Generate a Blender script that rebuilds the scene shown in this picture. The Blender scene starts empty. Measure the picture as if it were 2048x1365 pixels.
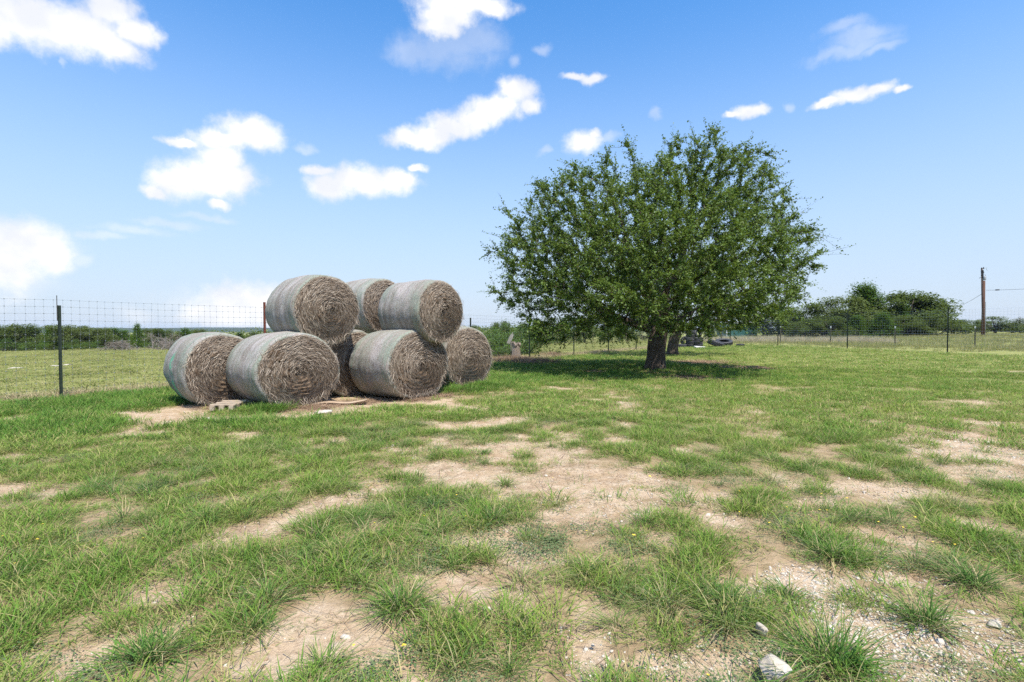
import bpy, math, random
import numpy as np
from mathutils import Vector, Matrix, kdtree

# ------------------------------------------------------------------ camera, sky, sun, exposure
SC = bpy.context.scene
COL = SC.collection
F_PX, CX, CY, CAM_H = 1024.0, 1024.0, 682.5, 1.6
PITCH = math.atan(24.5 / 1024.0)
SUN_EL, SUN_AZ = math.radians(64), math.radians(150)      # azimuth clockwise from +Y (the viewing direction)
SUN_STRENGTH, SKY_STRENGTH, EXPOSURE = 4.6, 0.11, 0.70

cam = bpy.data.cameras.new('camera')
cam.sensor_width = 36.0
cam.lens = 18.0
cam.clip_start = 0.05
cam.clip_end = 30000
cam_ob = bpy.data.objects.new('camera', cam)
COL.objects.link(cam_ob)
cam_ob.location = (0, 0, CAM_H)
cam_ob.rotation_euler = (math.pi / 2 - PITCH, 0, 0)
SC.camera = cam_ob
SC.view_settings.view_transform = 'Standard'
SC.view_settings.look = 'None'
SC.view_settings.gamma = 1.0
SC.view_settings.exposure = EXPOSURE
SC.view_settings.use_curve_mapping = False
SC.render.engine = 'CYCLES'
cy = SC.cycles
cy.use_denoising = False
cy.denoiser = 'OPENIMAGEDENOISE'
cy.denoising_input_passes = 'RGB_ALBEDO_NORMAL'
cy.max_bounces = 5
cy.diffuse_bounces = 3
cy.glossy_bounces = 2
cy.transmission_bounces = 4
cy.transparent_max_bounces = 8
cy.volume_bounces = 0
cy.sample_clamp_indirect = 5
cy.use_adaptive_sampling = True
cy.adaptive_threshold = 0.015


def pix_ray(px, py):
    x, yv = (px - CX) / F_PX, -(py - CY) / F_PX
    c, s = math.cos(PITCH), math.sin(PITCH)
    return np.array([x, c + yv * s, -s + yv * c])


def az_el(px, py):
    d = pix_ray(px, py)
    return math.atan2(d[0], d[1]), math.atan2(d[2], math.hypot(d[0], d[1]))


# --- clouds in view, as (x, y, half width, half height) read off the photograph, stored as sky directions
CLOUDS = [(60, 35, 115, 62), (160, 60, 110, 55), (225, 90, 60, 32), (275, 65, 36, 25), (225, 20, 55, 40), (-20, 50, 70, 45),
          (930, 12, 100, 26), (900, 40, 62, 32), (985, 20, 48, 18), (885, 64, 48, 24), (1030, 185, 38, 28), (1058, 212, 27, 20), (985, 222, 58, 28),
          (905, 254, 58, 27), (945, 240, 45, 24), (865, 270, 48, 20), (825, 281, 58, 19), (495, 264, 64, 32), (435, 278, 56, 20), (372, 284, 34, 9), (440, 312, 42, 24),
          (425, 352, 84, 38), (355, 364, 58, 34), (305, 384, 30, 14), (480, 358, 30, 30), (440, 405, 24, 10),
          (720, 360, 68, 29), (660, 372, 40, 29), (790, 364, 45, 24), (640, 340, 30, 12), (832, 340, 18, 9),
          (60, 494, 98, 56), (5, 520, 95, 72), (112, 512, 46, 48), (485, 606, 78, 40), (432, 637, 72, 32), (535, 604, 55, 34),
          (545, 645, 85, 30), (1170, 286, 33, 21), (1186, 268, 15, 11), (1150, 146, 32, 9), (1190, 149, 28, 13),
          (1498, 228, 34, 14), (1465, 234, 20, 7), (1712, 188, 48, 18), (1755, 174, 26, 15), (1652, 206, 38, 9), (1790, 180, 18, 8)]
WISPS = [(900, 100, 90, 40), (830, 105, 55, 25), (960, 85, 55, 40), (605, 294, 26, 9), (1027, 120, 13, 13), (1078, 97, 13, 9),
         (1096, 303, 14, 8), (1720, 78, 62, 17), (1745, 102, 48, 10), (1690, 60, 50, 14), (1700, 100, 80, 14),
         (40, 575, 95, 26), (175, 528, 26, 14), (272, 632, 34, 18), (200, 474, 60, 8), (270, 461, 70, 10), (340, 447, 70, 9), (420, 431, 60, 7),
         (1575, 214, 11, 11), (1305, 228, 12, 9), (490, 620, 150, 40), (130, 128, 8, 10), (1210, 275, 30, 9)]


def build_world():
    w = bpy.data.worlds.new('World')
    SC.world = w
    w.use_nodes = True
    nt = w.node_tree
    N, L = nt.nodes, nt.links
    N.clear()
    out = N.new('ShaderNodeOutputWorld')
    sky = N.new('ShaderNodeTexSky')
    sky.sky_type = 'NISHITA'
    sky.sun_disc = False
    sky.sun_elevation = SUN_EL
    sky.sun_rotation = SUN_AZ
    sky.altitude = 300
    sky.air_density = 1.0
    sky.dust_density = 0.6
    sky.ozone_density = 1.6

    def math_n(op, a, b=None, c=None):
        n = N.new('ShaderNodeMath')
        n.operation = op
        for i, v in enumerate((a, b, c)):
            if v is None:
                continue
            if isinstance(v, (int, float)):
                n.inputs[i].default_value = v
            else:
                L.new(v, n.inputs[i])
        return n.outputs[0]

    def vmath(op, a, b=None):
        n = N.new('ShaderNodeVectorMath')
        n.operation = op
        for i, v in enumerate((a, b)):
            if v is None:
                continue
            if isinstance(v, tuple):
                n.inputs[i].default_value = v
            else:
                L.new(v, n.inputs[i])
        return n

    tc = N.new('ShaderNodeTexCoord')
    dvec = vmath('NORMALIZE', tc.outputs['Generated']).outputs[0]
    sep = N.new('ShaderNodeSeparateXYZ')
    L.new(dvec, sep.inputs[0])
    X, Y, Z = sep.outputs
    az = math_n('ARCTAN2', X, Y)
    el = math_n('ARCSINE', Z)
    comb = N.new('ShaderNodeCombineXYZ')
    L.new(az, comb.inputs[0])
    L.new(el, comb.inputs[1])

    def noise(scale, detail, rough, vec, dist=0.0):
        n = N.new('ShaderNodeTexNoise')
        n.inputs['Scale'].default_value = scale
        n.inputs['Detail'].default_value = detail
        n.inputs['Roughness'].default_value = rough
        n.inputs['Distortion'].default_value = dist
        L.new(vec, n.inputs['Vector'])
        return n

    # wind-torn edges: warp the sky coordinates with two scales of noise
    n1 = noise(9, 2, 0.5, dvec)
    n2 = noise(30, 4, 0.55, dvec)
    w1 = vmath('MULTIPLY', vmath('SUBTRACT', n1.outputs['Color'], (.5, .5, .5)).outputs[0], (.05, .035, 0)).outputs[0]
    w2 = vmath('MULTIPLY', vmath('SUBTRACT', n2.outputs['Color'], (.5, .5, .5)).outputs[0], (.034, .026, 0)).outputs[0]
    pt = vmath('ADD', vmath('ADD', comb.outputs[0], w1).outputs[0], w2).outputs[0]

    def field(blobs, k):
        cur = None
        for (px, py, rx, ry) in blobs:
            a0, e0 = az_el(px, py)
            a1, _ = az_el(px + rx, py)
            _, e1 = az_el(px, py - ry)
            d = vmath('SUBTRACT', pt, (a0, e0, 0)).outputs[0]
            d = vmath('MULTIPLY', d, (1 / abs(a1 - a0), 1 / abs(e1 - e0), 0)).outputs[0]
            ln = vmath('LENGTH', d).outputs['Value']
            cur = ln if cur is None else math_n('SMOOTH_MIN', cur, ln, k)
        return cur

    def mapr(v, a, b, lo, hi):
        n = N.new('ShaderNodeMapRange')
        n.interpolation_type = 'SMOOTHSTEP'
        L.new(v, n.inputs['Value'])
        for i, q in zip(('From Min', 'From Max', 'To Min', 'To Max'), (a, b, lo, hi)):
            n.inputs[i].default_value = q
        return n.outputs[0]

    fine = noise(42, 8, 0.66, dvec)
    fi = math_n('MULTIPLY', math_n('SUBTRACT', fine.outputs['Fac'], .5), 0.95)
    strong = mapr(math_n('ADD', field(CLOUDS, .35), fi), 1.42, .44, 0, 1)
    fi2 = math_n('MULTIPLY', math_n('SUBTRACT', fine.outputs['Fac'], .5), 1.2)
    weak = mapr(math_n('ADD', field(WISPS, .2), fi2), 1.5, .25, 0, .30)
    # the same scattered cumulus over the rest of the sky
    sk = vmath('MULTIPLY', dvec, (1, 1, 1.7)).outputs[0]
    gen = noise(4.2, 7, 0.55, sk, .15)
    gmask = mapr(gen.outputs['Fac'], .60, .70, 0, 1)
    side = mapr(math_n('ABSOLUTE', az), .80, .98, 0, 1)
    up = mapr(el, .62, .78, 0, 1)
    outside = math_n('MAXIMUM', side, up)
    above = mapr(el, -.01, .01, 0, 1)
    m_in = math_n('MULTIPLY', math_n('MAXIMUM', strong, weak), above)
    m_out = math_n('MULTIPLY', gmask, above)

    # sky colour: the physical sky, a little more saturated, whitened by low haze near the horizon
    hsv = N.new('ShaderNodeHueSaturation')
    hsv.inputs['Saturation'].default_value = SKY_SAT
    hsv.inputs['Value'].default_value = SKY_VAL
    hsv.inputs['Hue'].default_value = SKY_HUE
    L.new(sky.outputs[0], hsv.inputs['Color'])
    hz = N.new('ShaderNodeMix')
    hz.data_type = 'RGBA'
    L.new(mapr(el, .60, -.02, 0, HORIZON_MIX), hz.inputs['Factor'])
    L.new(hsv.outputs[0], hz.inputs['A'])
    hz.inputs['B'].default_value = HORIZON_COL
    cl = N.new('ShaderNodeMix')
    cl.data_type = 'RGBA'
    shade = noise(14, 4, .5, dvec)
    L.new(mapr(shade.outputs['Fac'], .35, .65, 0, 1), cl.inputs['Factor'])
    cl.inputs['A'].default_value = (5.1, 5.25, 5.6, 1)
    cl.inputs['B'].default_value = (6.35, 6.3, 6.3, 1)
    bgs = []
    for m in (m_in, m_out):
        mx = N.new('ShaderNodeMix')
        mx.data_type = 'RGBA'
        L.new(m, mx.inputs['Factor'])
        L.new(hz.outputs['Result'], mx.inputs['A'])
        L.new(cl.outputs['Result'], mx.inputs['B'])
        bg = N.new('ShaderNodeBackground')
        bg.inputs['Strength'].default_value = SKY_STRENGTH
        L.new(mx.outputs['Result'], bg.inputs['Color'])
        bgs.append(bg)
    ms = N.new('ShaderNodeMixShader')
    L.new(outside, ms.inputs[0])
    L.new(bgs[0].outputs[0], ms.inputs[1])
    L.new(bgs[1].outputs[0], ms.inputs[2])
    L.new(ms.outputs[0], out.inputs['Surface'])
    w.cycles.sampling_method = 'MANUAL'
    w.cycles.sample_map_resolution = 512


SKY_SAT, SKY_VAL, SKY_HUE = 1.32, 1.56, 0.5
HORIZON_MIX, HORIZON_COL = 0.92, (3.30, 3.90, 4.95, 1)
build_world()
sun = bpy.data.lights.new('sun', 'SUN')
sun.energy = SUN_STRENGTH
sun.angle = math.radians(0.53)
sun.color = (1.0, 0.94, 0.84)
sun_ob = bpy.data.objects.new('sun', sun)
COL.objects.link(sun_ob)
SUN_DIR = Vector((math.sin(SUN_AZ) * math.cos(SUN_EL), math.cos(SUN_AZ) * math.cos(SUN_EL), math.sin(SUN_EL)))
sun_ob.rotation_euler = SUN_DIR.to_track_quat('Z', 'Y').to_euler()
sun_ob.location = (10, -10, 40)

# ------------------------------------------------------------------ helpers
rng = np.random.default_rng(11)
random.seed(11)
_NT = np.random.default_rng(5).random((256, 256))


def vnoise(x, y):
    xi, yi = np.floor(x).astype(int), np.floor(y).astype(int)
    fx, fy = x - xi, y - yi
    fx, fy = fx * fx * (3 - 2 * fx), fy * fy * (3 - 2 * fy)
    a = _NT[xi % 256, yi % 256]; b = _NT[(xi + 1) % 256, yi % 256]
    c = _NT[xi % 256, (yi + 1) % 256]; d = _NT[(xi + 1) % 256, (yi + 1) % 256]
    return (a * (1 - fx) + b * fx) * (1 - fy) + (c * (1 - fx) + d * fx) * fy


def fbm(x, y, oct=4, s=1.0):
    x, y = np.asarray(x, float) * s, np.asarray(y, float) * s
    v, a, t = 0, .5, 0
    for i in range(oct):
        v = v + a * vnoise(x + 17.3 * i, y - 9.1 * i)
        t += a; a *= .5; x = x * 2.03; y = y * 2.03
    return v / t


def sstep(a, b, v):
    t = np.clip((np.asarray(v, float) - a) / (b - a), 0, 1)
    return t * t * (3 - 2 * t)


FP = np.array([-10.23, 11.55]); FD = np.array([.59, .8075]); FD = FD / np.linalg.norm(FD)
FN = np.array([-FD[1], FD[0]])             # outward of the left fence


def left_of_fence(x, y):
    return (x - FP[0]) * FN[0] + (y - FP[1]) * FN[1]


def ground_z(x, y):
    x, y = np.asarray(x, float), np.asarray(y, float)
    u = left_of_fence(x, y)
    r = np.hypot(x, y)
    ramp = np.where(u > 0, np.sqrt(u * u + 36) - 6, 0)
    z = -0.0225 * np.minimum(ramp, 160) - 11 * sstep(110, 420, u)
    rise = .30 * sstep(9, 26, x) + .42 * sstep(32, 60, x) * sstep(20, 55, y)
    z = z + rise * (1 - sstep(0, 15, u)) * (1 - sstep(150, 400, r) * .6)
    z = z + (fbm(x, y, 3, .22) - .5) * .10 * sstep(1, 6, r) * (1 - sstep(60, 200, r))
    # the hollow worn under the stack and the soft rise of turf in front of it
    z = z + .05 * np.exp(-(((x + 1.2) / 2.5) ** 2 + ((y - 13.6) / 2.0) ** 2))
    return z


def gz(x, y):
    return float(ground_z(x, y))


def ground_hit(px, py):
    d = pix_ray(px, py)
    t = .5
    for i in range(4000):
        p = d * t
        g = gz(p[0], p[1])
        if CAM_H + p[2] < g:
            lo, hi = t / 1.02 - .01, t
            for k in range(24):
                m = .5 * (lo + hi)
                q = d * m
                if CAM_H + q[2] < gz(q[0], q[1]):
                    hi = m
                else:
                    lo = m
            q = d * hi
            return float(q[0]), float(q[1])
        t = t * 1.02 + .01
        if t > 3000:
            break
    return float(d[0] * 200), float(d[1] * 200)


def at(px, py, Y):
    d = pix_ray(px, py)
    t = Y / d[1]
    return np.array([d[0] * t, Y, CAM_H + d[2] * t])


def tag(o, label=None, cat=None, group=None, kind=None):
    for k, v in (('label', label), ('category', cat), ('group', group), ('kind', kind)):
        if v:
            o[k] = v
    return o


def empty(name, loc=(0, 0, 0), rz=0):
    o = bpy.data.objects.new(name, None)
    o.empty_display_size = .2
    COL.objects.link(o)
    o.location = loc
    o.rotation_euler = (0, 0, rz)
    return o


def mesh_ob(name, verts, faces, mat, parent=None, smooth=False, attrs=None, mats=None):
    me = bpy.data.meshes.new(name)
    verts = np.asarray(verts, np.float32).reshape(-1, 3)
    if isinstance(faces, np.ndarray):
        nf, k = faces.shape
        me.vertices.add(len(verts))
        me.vertices.foreach_set('co', verts.ravel())
        me.loops.add(nf * k)
        me.loops.foreach_set('vertex_index', faces.astype(np.int32).ravel())
        me.polygons.add(nf)
        me.polygons.foreach_set('loop_start', np.arange(0, nf * k, k, dtype=np.int32))
        me.update(calc_edges=True)
    else:
        me.from_pydata([tuple(map(float, v)) for v in verts], [], [tuple(map(int, f)) for f in faces])
        me.update()
    for k, v in (attrs or {}).items():
        v = np.asarray(v, np.float32)
        if v.ndim == 2:
            a = me.attributes.new(k, 'FLOAT_VECTOR', 'POINT')
            a.data.foreach_set('vector', v.ravel())
        else:
            a = me.attributes.new(k, 'FLOAT', 'POINT')
            a.data.foreach_set('value', v)
    for m in (mats or [mat]):
        me.materials.append(m)
    if smooth:
        me.polygons.foreach_set('use_smooth', np.ones(len(me.polygons), bool))
    o = bpy.data.objects.new(name, me)
    COL.objects.link(o)
    o.parent = parent
    return o


class MB:
    """collects simple solids into one mesh"""
    def __init__(self):
        self.v, self.f = [], []

    def add(self, v, f):
        b = len(self.v)
        self.v += [tuple(map(float, p)) for p in v]
        self.f += [tuple(int(i) + b for i in q) for q in f]
        return self

    def box(self, c, s, m=None):
        v = []
        for x in (-.5, .5):
            for y in (-.5, .5):
                for z in (-.5, .5):
                    p = Vector((x * s[0], y * s[1], z * s[2]))
                    if m is not None:
                        p = m @ p
                    v.append((p[0] + c[0], p[1] + c[1], p[2] + c[2]))
        return self.add(v, [(0, 1, 3, 2), (4, 6, 7, 5), (0, 4, 5, 1), (2, 3, 7, 6), (0, 2, 6, 4), (1, 5, 7, 3)])

    def tube(self, pts, rad, n=6, cap=True):
        pts = [Vector(p) for p in pts]
        if not hasattr(rad, '__len__'):
            rad = [rad] * len(pts)
        v, f = [], []
        ref = None
        for i, p in enumerate(pts):
            d = (pts[min(i + 1, len(pts) - 1)] - pts[max(i - 1, 0)])
            d = d.normalized() if d.length > 1e-9 else Vector((0, 0, 1))
            if ref is None:
                ref = d.orthogonal().normalized()
            ref = (ref - d * ref.dot(d))
            ref = ref.normalized() if ref.length > 1e-6 else d.orthogonal().normalized()
            s = d.cross(ref)
            for k in range(n):
                a = 2 * math.pi * k / n
                v.append(p + (ref * math.cos(a) + s * math.sin(a)) * rad[i])
        for i in range(len(pts) - 1):
            for k in range(n):
                k2 = (k + 1) % n
                f.append((i * n + k, i * n + k2, (i + 1) * n + k2, (i + 1) * n + k))
        if cap:
            f.append(tuple(range(n))[::-1])
            f.append(tuple(range((len(pts) - 1) * n, len(pts) * n)))
        return self.add(v, f)

    def lathe(self, prof, n=24, m=None, bump=None):
        v, f = [], []
        k = len(prof)
        for i in range(n):
            a = 2 * math.pi * i / n
            for j, (r, z) in enumerate(prof):
                rr = r + (bump(i, j) if bump else 0)
                p = Vector((rr * math.cos(a), rr * math.sin(a), z))
                if m is not None:
                    p = m @ p
                v.append(p)
        for i in range(n):
            for j in range(k):
                f.append((i * k + j, ((i + 1) % n) * k + j, ((i + 1) % n) * k + (j + 1) % k, i * k + (j + 1) % k))
        return self.add(v, f)

    def build(self, name, mat, parent=None, smooth=False):
        return mesh_ob(name, self.v, self.f, mat, parent, smooth)


# ------------------------------------------------------------------ materials
class NB:
    def __init__(self, name):
        self.m = bpy.data.materials.new(name)
        self.m.use_nodes = True
        self.nt = self.m.node_tree
        self.nt.nodes.clear()
        self.N, self.L = self.nt.nodes, self.nt.links

    def put(self, v, sock):
        if v is None:
            return
        if isinstance(v, (int, float)):
            if sock.type in ('RGBA',):
                sock.default_value = (v, v, v, 1)
            elif sock.type == 'VECTOR':
                sock.default_value = (v, v, v)
            else:
                sock.default_value = v
        elif isinstance(v, (tuple, list)):
            if sock.type == 'RGBA' and len(v) == 3:
                v = tuple(v) + (1,)
            sock.default_value = v
        else:
            self.L.new(v, sock)

    def attr(self, name):
        n = self.N.new('ShaderNodeAttribute')
        n.attribute_name = name
        return n

    def coord(self, which='Object'):
        return self.N.new('ShaderNodeTexCoord').outputs[which]

    def pos(self):
        return self.N.new('ShaderNodeNewGeometry').outputs['Position']

    def mapping(self, vec, scale=(1, 1, 1), rot=(0, 0, 0), loc=(0, 0, 0)):
        n = self.N.new('ShaderNodeMapping')
        self.put(vec, n.inputs['Vector'])
        n.inputs['Scale'].default_value = scale
        n.inputs['Rotation'].default_value = rot
        n.inputs['Location'].default_value = loc
        return n.outputs[0]

    def noise(self, vec=None, scale=5, detail=4, rough=.55, dist=0.0, out='Fac'):
        n = self.N.new('ShaderNodeTexNoise')
        self.put(vec, n.inputs['Vector'])
        n.inputs['Scale'].default_value = scale
        n.inputs['Detail'].default_value = detail
        n.inputs['Roughness'].default_value = rough
        n.inputs['Distortion'].default_value = dist
        return n.outputs[out]

    def vor(self, vec=None, scale=5, feature='F1', out='Distance'):
        n = self.N.new('ShaderNodeTexVoronoi')
        n.feature = feature
        self.put(vec, n.inputs['Vector'])
        n.inputs['Scale'].default_value = scale
        return n.outputs[out]

    def ramp(self, v, a, b, lo=0.0, hi=1.0):
        n = self.N.new('ShaderNodeMapRange')
        n.interpolation_type = 'SMOOTHSTEP'
        self.put(v, n.inputs['Value'])
        for i, q in zip(('From Min', 'From Max', 'To Min', 'To Max'), (a, b, lo, hi)):
            n.inputs[i].default_value = q
        return n.outputs[0]

    def mix(self, fac, a, b, blend='MIX'):
        n = self.N.new('ShaderNodeMix')
        n.data_type = 'RGBA'
        n.blend_type = blend
        self.put(fac, n.inputs['Factor'])
        self.put(a, n.inputs['A'])
        self.put(b, n.inputs['B'])
        return n.outputs['Result']

    def math(self, op, a, b=None, c=None):
        n = self.N.new('ShaderNodeMath')
        n.operation = op
        for i, v in enumerate((a, b, c)):
            self.put(v, n.inputs[i])
        return n.outputs[0]

    def bump(self, h, strength=.5, dist=.02):
        n = self.N.new('ShaderNodeBump')
        n.inputs['Strength'].default_value = strength
        n.inputs['Distance'].default_value = dist
        self.put(h, n.inputs['Height'])
        return n.outputs[0]

    def rnd(self):
        return self.N.new('ShaderNodeObjectInfo').outputs['Random']

    def iloc(self):
        return self.N.new('ShaderNodeObjectInfo').outputs['Location']

    def principled(self, color, rough=.8, normal=None, metal=0, spec=.3, **kw):
        n = self.N.new('ShaderNodeBsdfPrincipled')
        self.put(color, n.inputs['Base Color'])
        self.put(rough, n.inputs['Roughness'])
        self.put(metal, n.inputs['Metallic'])
        self.put(spec, n.inputs['Specular IOR Level'])
        if normal is not None:
            self.L.new(normal, n.inputs['Normal'])
        for k, v in kw.items():
            self.put(v, n.inputs[k.replace('_', ' ')])
        return n.outputs[0]

    def leaf(self, color, trans=.3, rough=.5, spec=.35, tcol=None):
        p = self.principled(color, rough, spec=spec)
        t = self.N.new('ShaderNodeBsdfTranslucent')
        self.put(tcol if tcol is not None else color, t.inputs['Color'])
        m = self.N.new('ShaderNodeMixShader')
        m.inputs[0].default_value = trans
        self.L.new(p, m.inputs[1])
        self.L.new(t.outputs[0], m.inputs[2])
        return m.outputs[0]

    def done(self, surf):
        o = self.N.new('ShaderNodeOutputMaterial')
        self.L.new(surf, o.inputs['Surface'])
        return self.m


def mat_plain(name, c1, c2, scale=8, rough=.8, metal=0, spec=.3, bump=.3, bdist=.01, stretch=(1, 1, 1), detail=6):
    b = NB(name)
    v = b.mapping(b.coord('Object'), stretch)
    n = b.noise(v, scale, detail, .6)
    n2 = b.noise(v, scale * 7, 3, .6)
    c = b.mix(b.ramp(n, .3, .7), c1, c2)
    c = b.mix(b.ramp(n2, .35, .75, 0, .35), c, tuple(q * .5 for q in c1))
    return b.done(b.principled(c, rough, b.bump(b.math('ADD', n, b.math('MULTIPLY', n2, .5)), bump, bdist), metal, spec))


def mat_ground():
    b = NB('ground_soil_and_thatch')
    p = b.pos()
    bare = b.attr('bare').outputs['Fac']
    field = b.attr('field').outputs['Fac']
    far = b.attr('far').outputs['Fac']
    n1 = b.noise(p, .9, 5, .6)
    n2 = b.noise(p, 6, 6, .65)
    n3 = b.noise(p, 40, 4, .7)
    n4 = b.noise(p, 160, 3, .7)
    soil = b.mix(b.ramp(n1, .35, .65), (.42, .295, .175), (.50, .375, .25))
    soil = b.mix(b.ramp(n2, .38, .68), soil, (.54, .43, .305))
    soil = b.mix(b.ramp(n3, .48, .70, 0, .7), soil, (.25, .17, .105))
    st = b.noise(p, 2.1, 5, .7, .6)
    soil = b.mix(b.ramp(st, .52, .66, 0, .55), soil, (.29, .195, .115))
    ck = b.vor(b.mapping(p, (1, 1, .2)), 9, 'DISTANCE_TO_EDGE')
    soil = b.mix(b.ramp(b.math('ADD', ck, b.math('MULTIPLY', n3, .12)), .05, .085, .45, 0), soil, (.22, .15, .09))
    soil = b.mix(b.ramp(n4, .62, .75, 0, .6), soil, (.62, .57, .49))
    thatch = b.mix(b.ramp(n2, .35, .65), (.29, .205, .115), (.40, .295, .18))
    thatch = b.mix(b.ramp(n3, .46, .72, 0, .6), thatch, (.17, .155, .07))
    turf = b.mix(b.ramp(n1, .3, .7), (.165, .205, .046), (.235, .25, .075))
    turf = b.mix(b.ramp(n2, .45, .7, 0, .7), turf, (.24, .225, .10))
    thatch = b.mix(far, thatch, turf)
    dry = b.mix(b.ramp(n1, .3, .7), (.215, .235, .065), (.285, .28, .10))
    dry = b.mix(b.ramp(n2, .45, .7, 0, .6), dry, (.15, .165, .055))
    thatch = b.mix(field, thatch, dry)
    n5 = b.noise(p, 2.6, 5, .65)
    mot = b.math('ADD', b.math('MULTIPLY', b.math('SUBTRACT', n2, .5), .9), b.math('MULTIPLY', b.math('SUBTRACT', n5, .5), 1.1))
    mot = b.math('ADD', mot, b.math('MULTIPLY', b.math('SUBTRACT', n3, .5), .6))
    edge = b.ramp(b.math('ADD', bare, mot), .05, .80)
    c = b.mix(edge, thatch, soil)
    h = b.math('ADD', b.math('MULTIPLY', n2, 1.0), b.math('MULTIPLY', n3, .45))
    h = b.math('ADD', h, b.math('MULTIPLY', n4, .18))
    return b.done(b.principled(c, .95, b.bump(h, .85, .04), spec=.12))


def mat_grass(name, green1, green2, dry, base, drymix=.0, trans=.34):
    b = NB(name)
    tip = b.attr('tip').outputs['Fac']
    rn = b.attr('rnd').outputs['Fac']
    dr = b.attr('dry').outputs['Fac']
    loc = b.iloc()
    reg = b.noise(loc, .45, 3, .6)
    r2 = b.rnd()
    g = b.mix(b.ramp(b.math('ADD', b.math('MULTIPLY', reg, 1.0), b.math('MULTIPLY', b.math('SUBTRACT', r2, .5), .9)), .2, .8), green1, green2)
    g = b.mix(b.ramp(r2, .86, .97, 0, .6), g, dry)
    g = b.mix(b.ramp(b.math('FRACT', b.math('MULTIPLY', r2, 17.0)), .7, 1.0, 0, .45), g, (green1[0] * .62, green1[1] * .74, green1[2] * 1.5))
    g = b.mix(b.math('MULTIPLY', rn, .45), g, tuple(q * .55 for q in green1))
    d = b.mix(rn, dry, tuple(q * .6 for q in dry))
    c = b.mix(b.math('MINIMUM', b.math('ADD', dr, drymix), 1), g, d)
    c = b.mix(b.ramp(tip, 0, .38, .75, 0), c, base)
    c = b.mix(b.ramp(tip, .8, 1.0, 0, .35), c, dry)
    return b.done(b.leaf(c, trans, .7, .08))


def mat_leaf(name, c1, c2, c3, trans=.3, rough=.45, spec=.4):
    b = NB(name)
    rn = b.attr('rnd').outputs['Fac']
    rg = b.attr('clump').outputs['Fac']
    c = b.mix(rg, c1, c2)
    c = b.mix(b.ramp(rn, .55, 1.0, 0, .8), c, c3)
    c = b.mix(b.ramp(b.rnd(), 0, 1, 0, .25), c, c3)
    return b.done(b.leaf(c, trans, rough, spec, b.mix(.5, c, (.22, .30, .03))))


M = {}
M['ground'] = mat_ground()
M['turf'] = mat_grass('turf_blades', (.140, .275, .042), (.265, .355, .066), (.53, .45, .21), (.31, .31, .12))
M['tussock'] = mat_grass('tussock_blades', (.110, .225, .048), (.195, .290, .068), (.52, .44, .24), (.30, .27, .13))
M['field'] = mat_grass('field_blades', (.175, .24, .055), (.26, .275, .085), (.44, .39, .19), (.26, .255, .10), .05)
M['lush'] = mat_grass('lush_blades', (.105, .235, .036), (.180, .30, .055), (.42, .39, .16), (.20, .23, .07))
M['pale_grass'] = mat_grass('pale_seed_grass', (.42, .38, .22), (.52, .45, .28), (.62, .54, .36), (.34, .30, .16), .4, .35)
M['straw_grass'] = mat_grass('dry_grass_blades', (.30, .28, .13), (.40, .33, .18), (.55, .45, .27), (.30, .24, .13), .4, .2)
M['dead_weed'] = mat_grass('dead_weed_stems', (.24, .14, .085), (.30, .20, .12), (.40, .28, .19), (.20, .13, .08), .3, .15)
M['forb'] = mat_leaf('forb_leaves', (.105, .165, .072), (.15, .205, .09), (.21, .25, .12), .3, .7, .08)
M['flower'] = mat_plain('flower_petals', (.80, .58, .04), (.85, .66, .10), 30, .6)
M['pebble'] = mat_plain('limestone_pebbles', (.46, .395, .31), (.63, .58, .50), 9, .9, bump=.3)
M['clod'] = mat_plain('dry_earth_clods', (.30, .205, .125), (.42, .31, .205), 9, .95)
M['rock'] = mat_plain('limestone_rock', (.34, .285, .215), (.58, .54, .47), 5, .92, bump=.7, bdist=.03)
M['oak'] = mat_leaf('elm_leaves', (.062, .122, .024), (.108, .180, .030), (.160, .225, .048), .36, .5, .28)
M['oak_far'] = mat_leaf('oak_leaves_far', (.066, .100, .026), (.140, .168, .052), (.22, .235, .095), .3, .65, .12)
M['juniper'] = mat_leaf('juniper_sprays', (.055, .120, .018), (.115, .205, .028), (.16, .25, .04), .3, .7, .1)
M['grey_twig'] = mat_leaf('bare_grey_twigs', (.19, .165, .14), (.26, .23, .20), (.33, .30, .27), 0, .9, .1)
M['bush'] = mat_leaf('shrub_leaves', (.065, .125, .026), (.135, .205, .045), (.22, .28, .09), .3, .55, .2)
M['bleached'] = mat_plain('bleached_wood', (.27, .25, .22), (.42, .40, .37), 6, .95, stretch=(3, 3, .4))
M['bark'] = mat_plain('grey_brown_bark', (.075, .055, .042), (.16, .125, .098), 6, .95, bump=1.0, bdist=.06, stretch=(2.2, 2.2, .5))
M['bark_far'] = mat_plain('dark_bark', (.06, .048, .038), (.12, .10, .08), 5, .95)
M['deadwood'] = mat_plain('weathered_dead_wood', (.15, .125, .105), (.27, .235, .205), 6, .95, stretch=(1, 1, .3))
M['stump'] = mat_plain('weathered_stump_wood', (.20, .155, .12), (.34, .275, .225), 7, .95, bump=.8, bdist=.03, stretch=(3, 3, .4))
M['wire'] = mat_plain('galvanised_wire', (.40, .42, .43), (.52, .54, .55), 20, .45, .7, .5)
M['post_green'] = mat_plain('green_painted_steel', (.016, .027, .019), (.034, .048, .036), 12, .6, .1)
M['post_rust'] = mat_plain('rusty_steel', (.105, .030, .020), (.17, .055, .035), 14, .85)
M['post_white'] = mat_plain('white_painted_tip', (.72, .72, .70), (.80, .80, .78), 10, .6)
M['post_tan'] = mat_plain('weathered_green_steel', (.13, .115, .07), (.20, .17, .105), 12, .8)
M['rebar'] = mat_plain('grey_steel_rod', (.09, .09, .09), (.16, .15, .14), 12, .6, .5)
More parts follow.
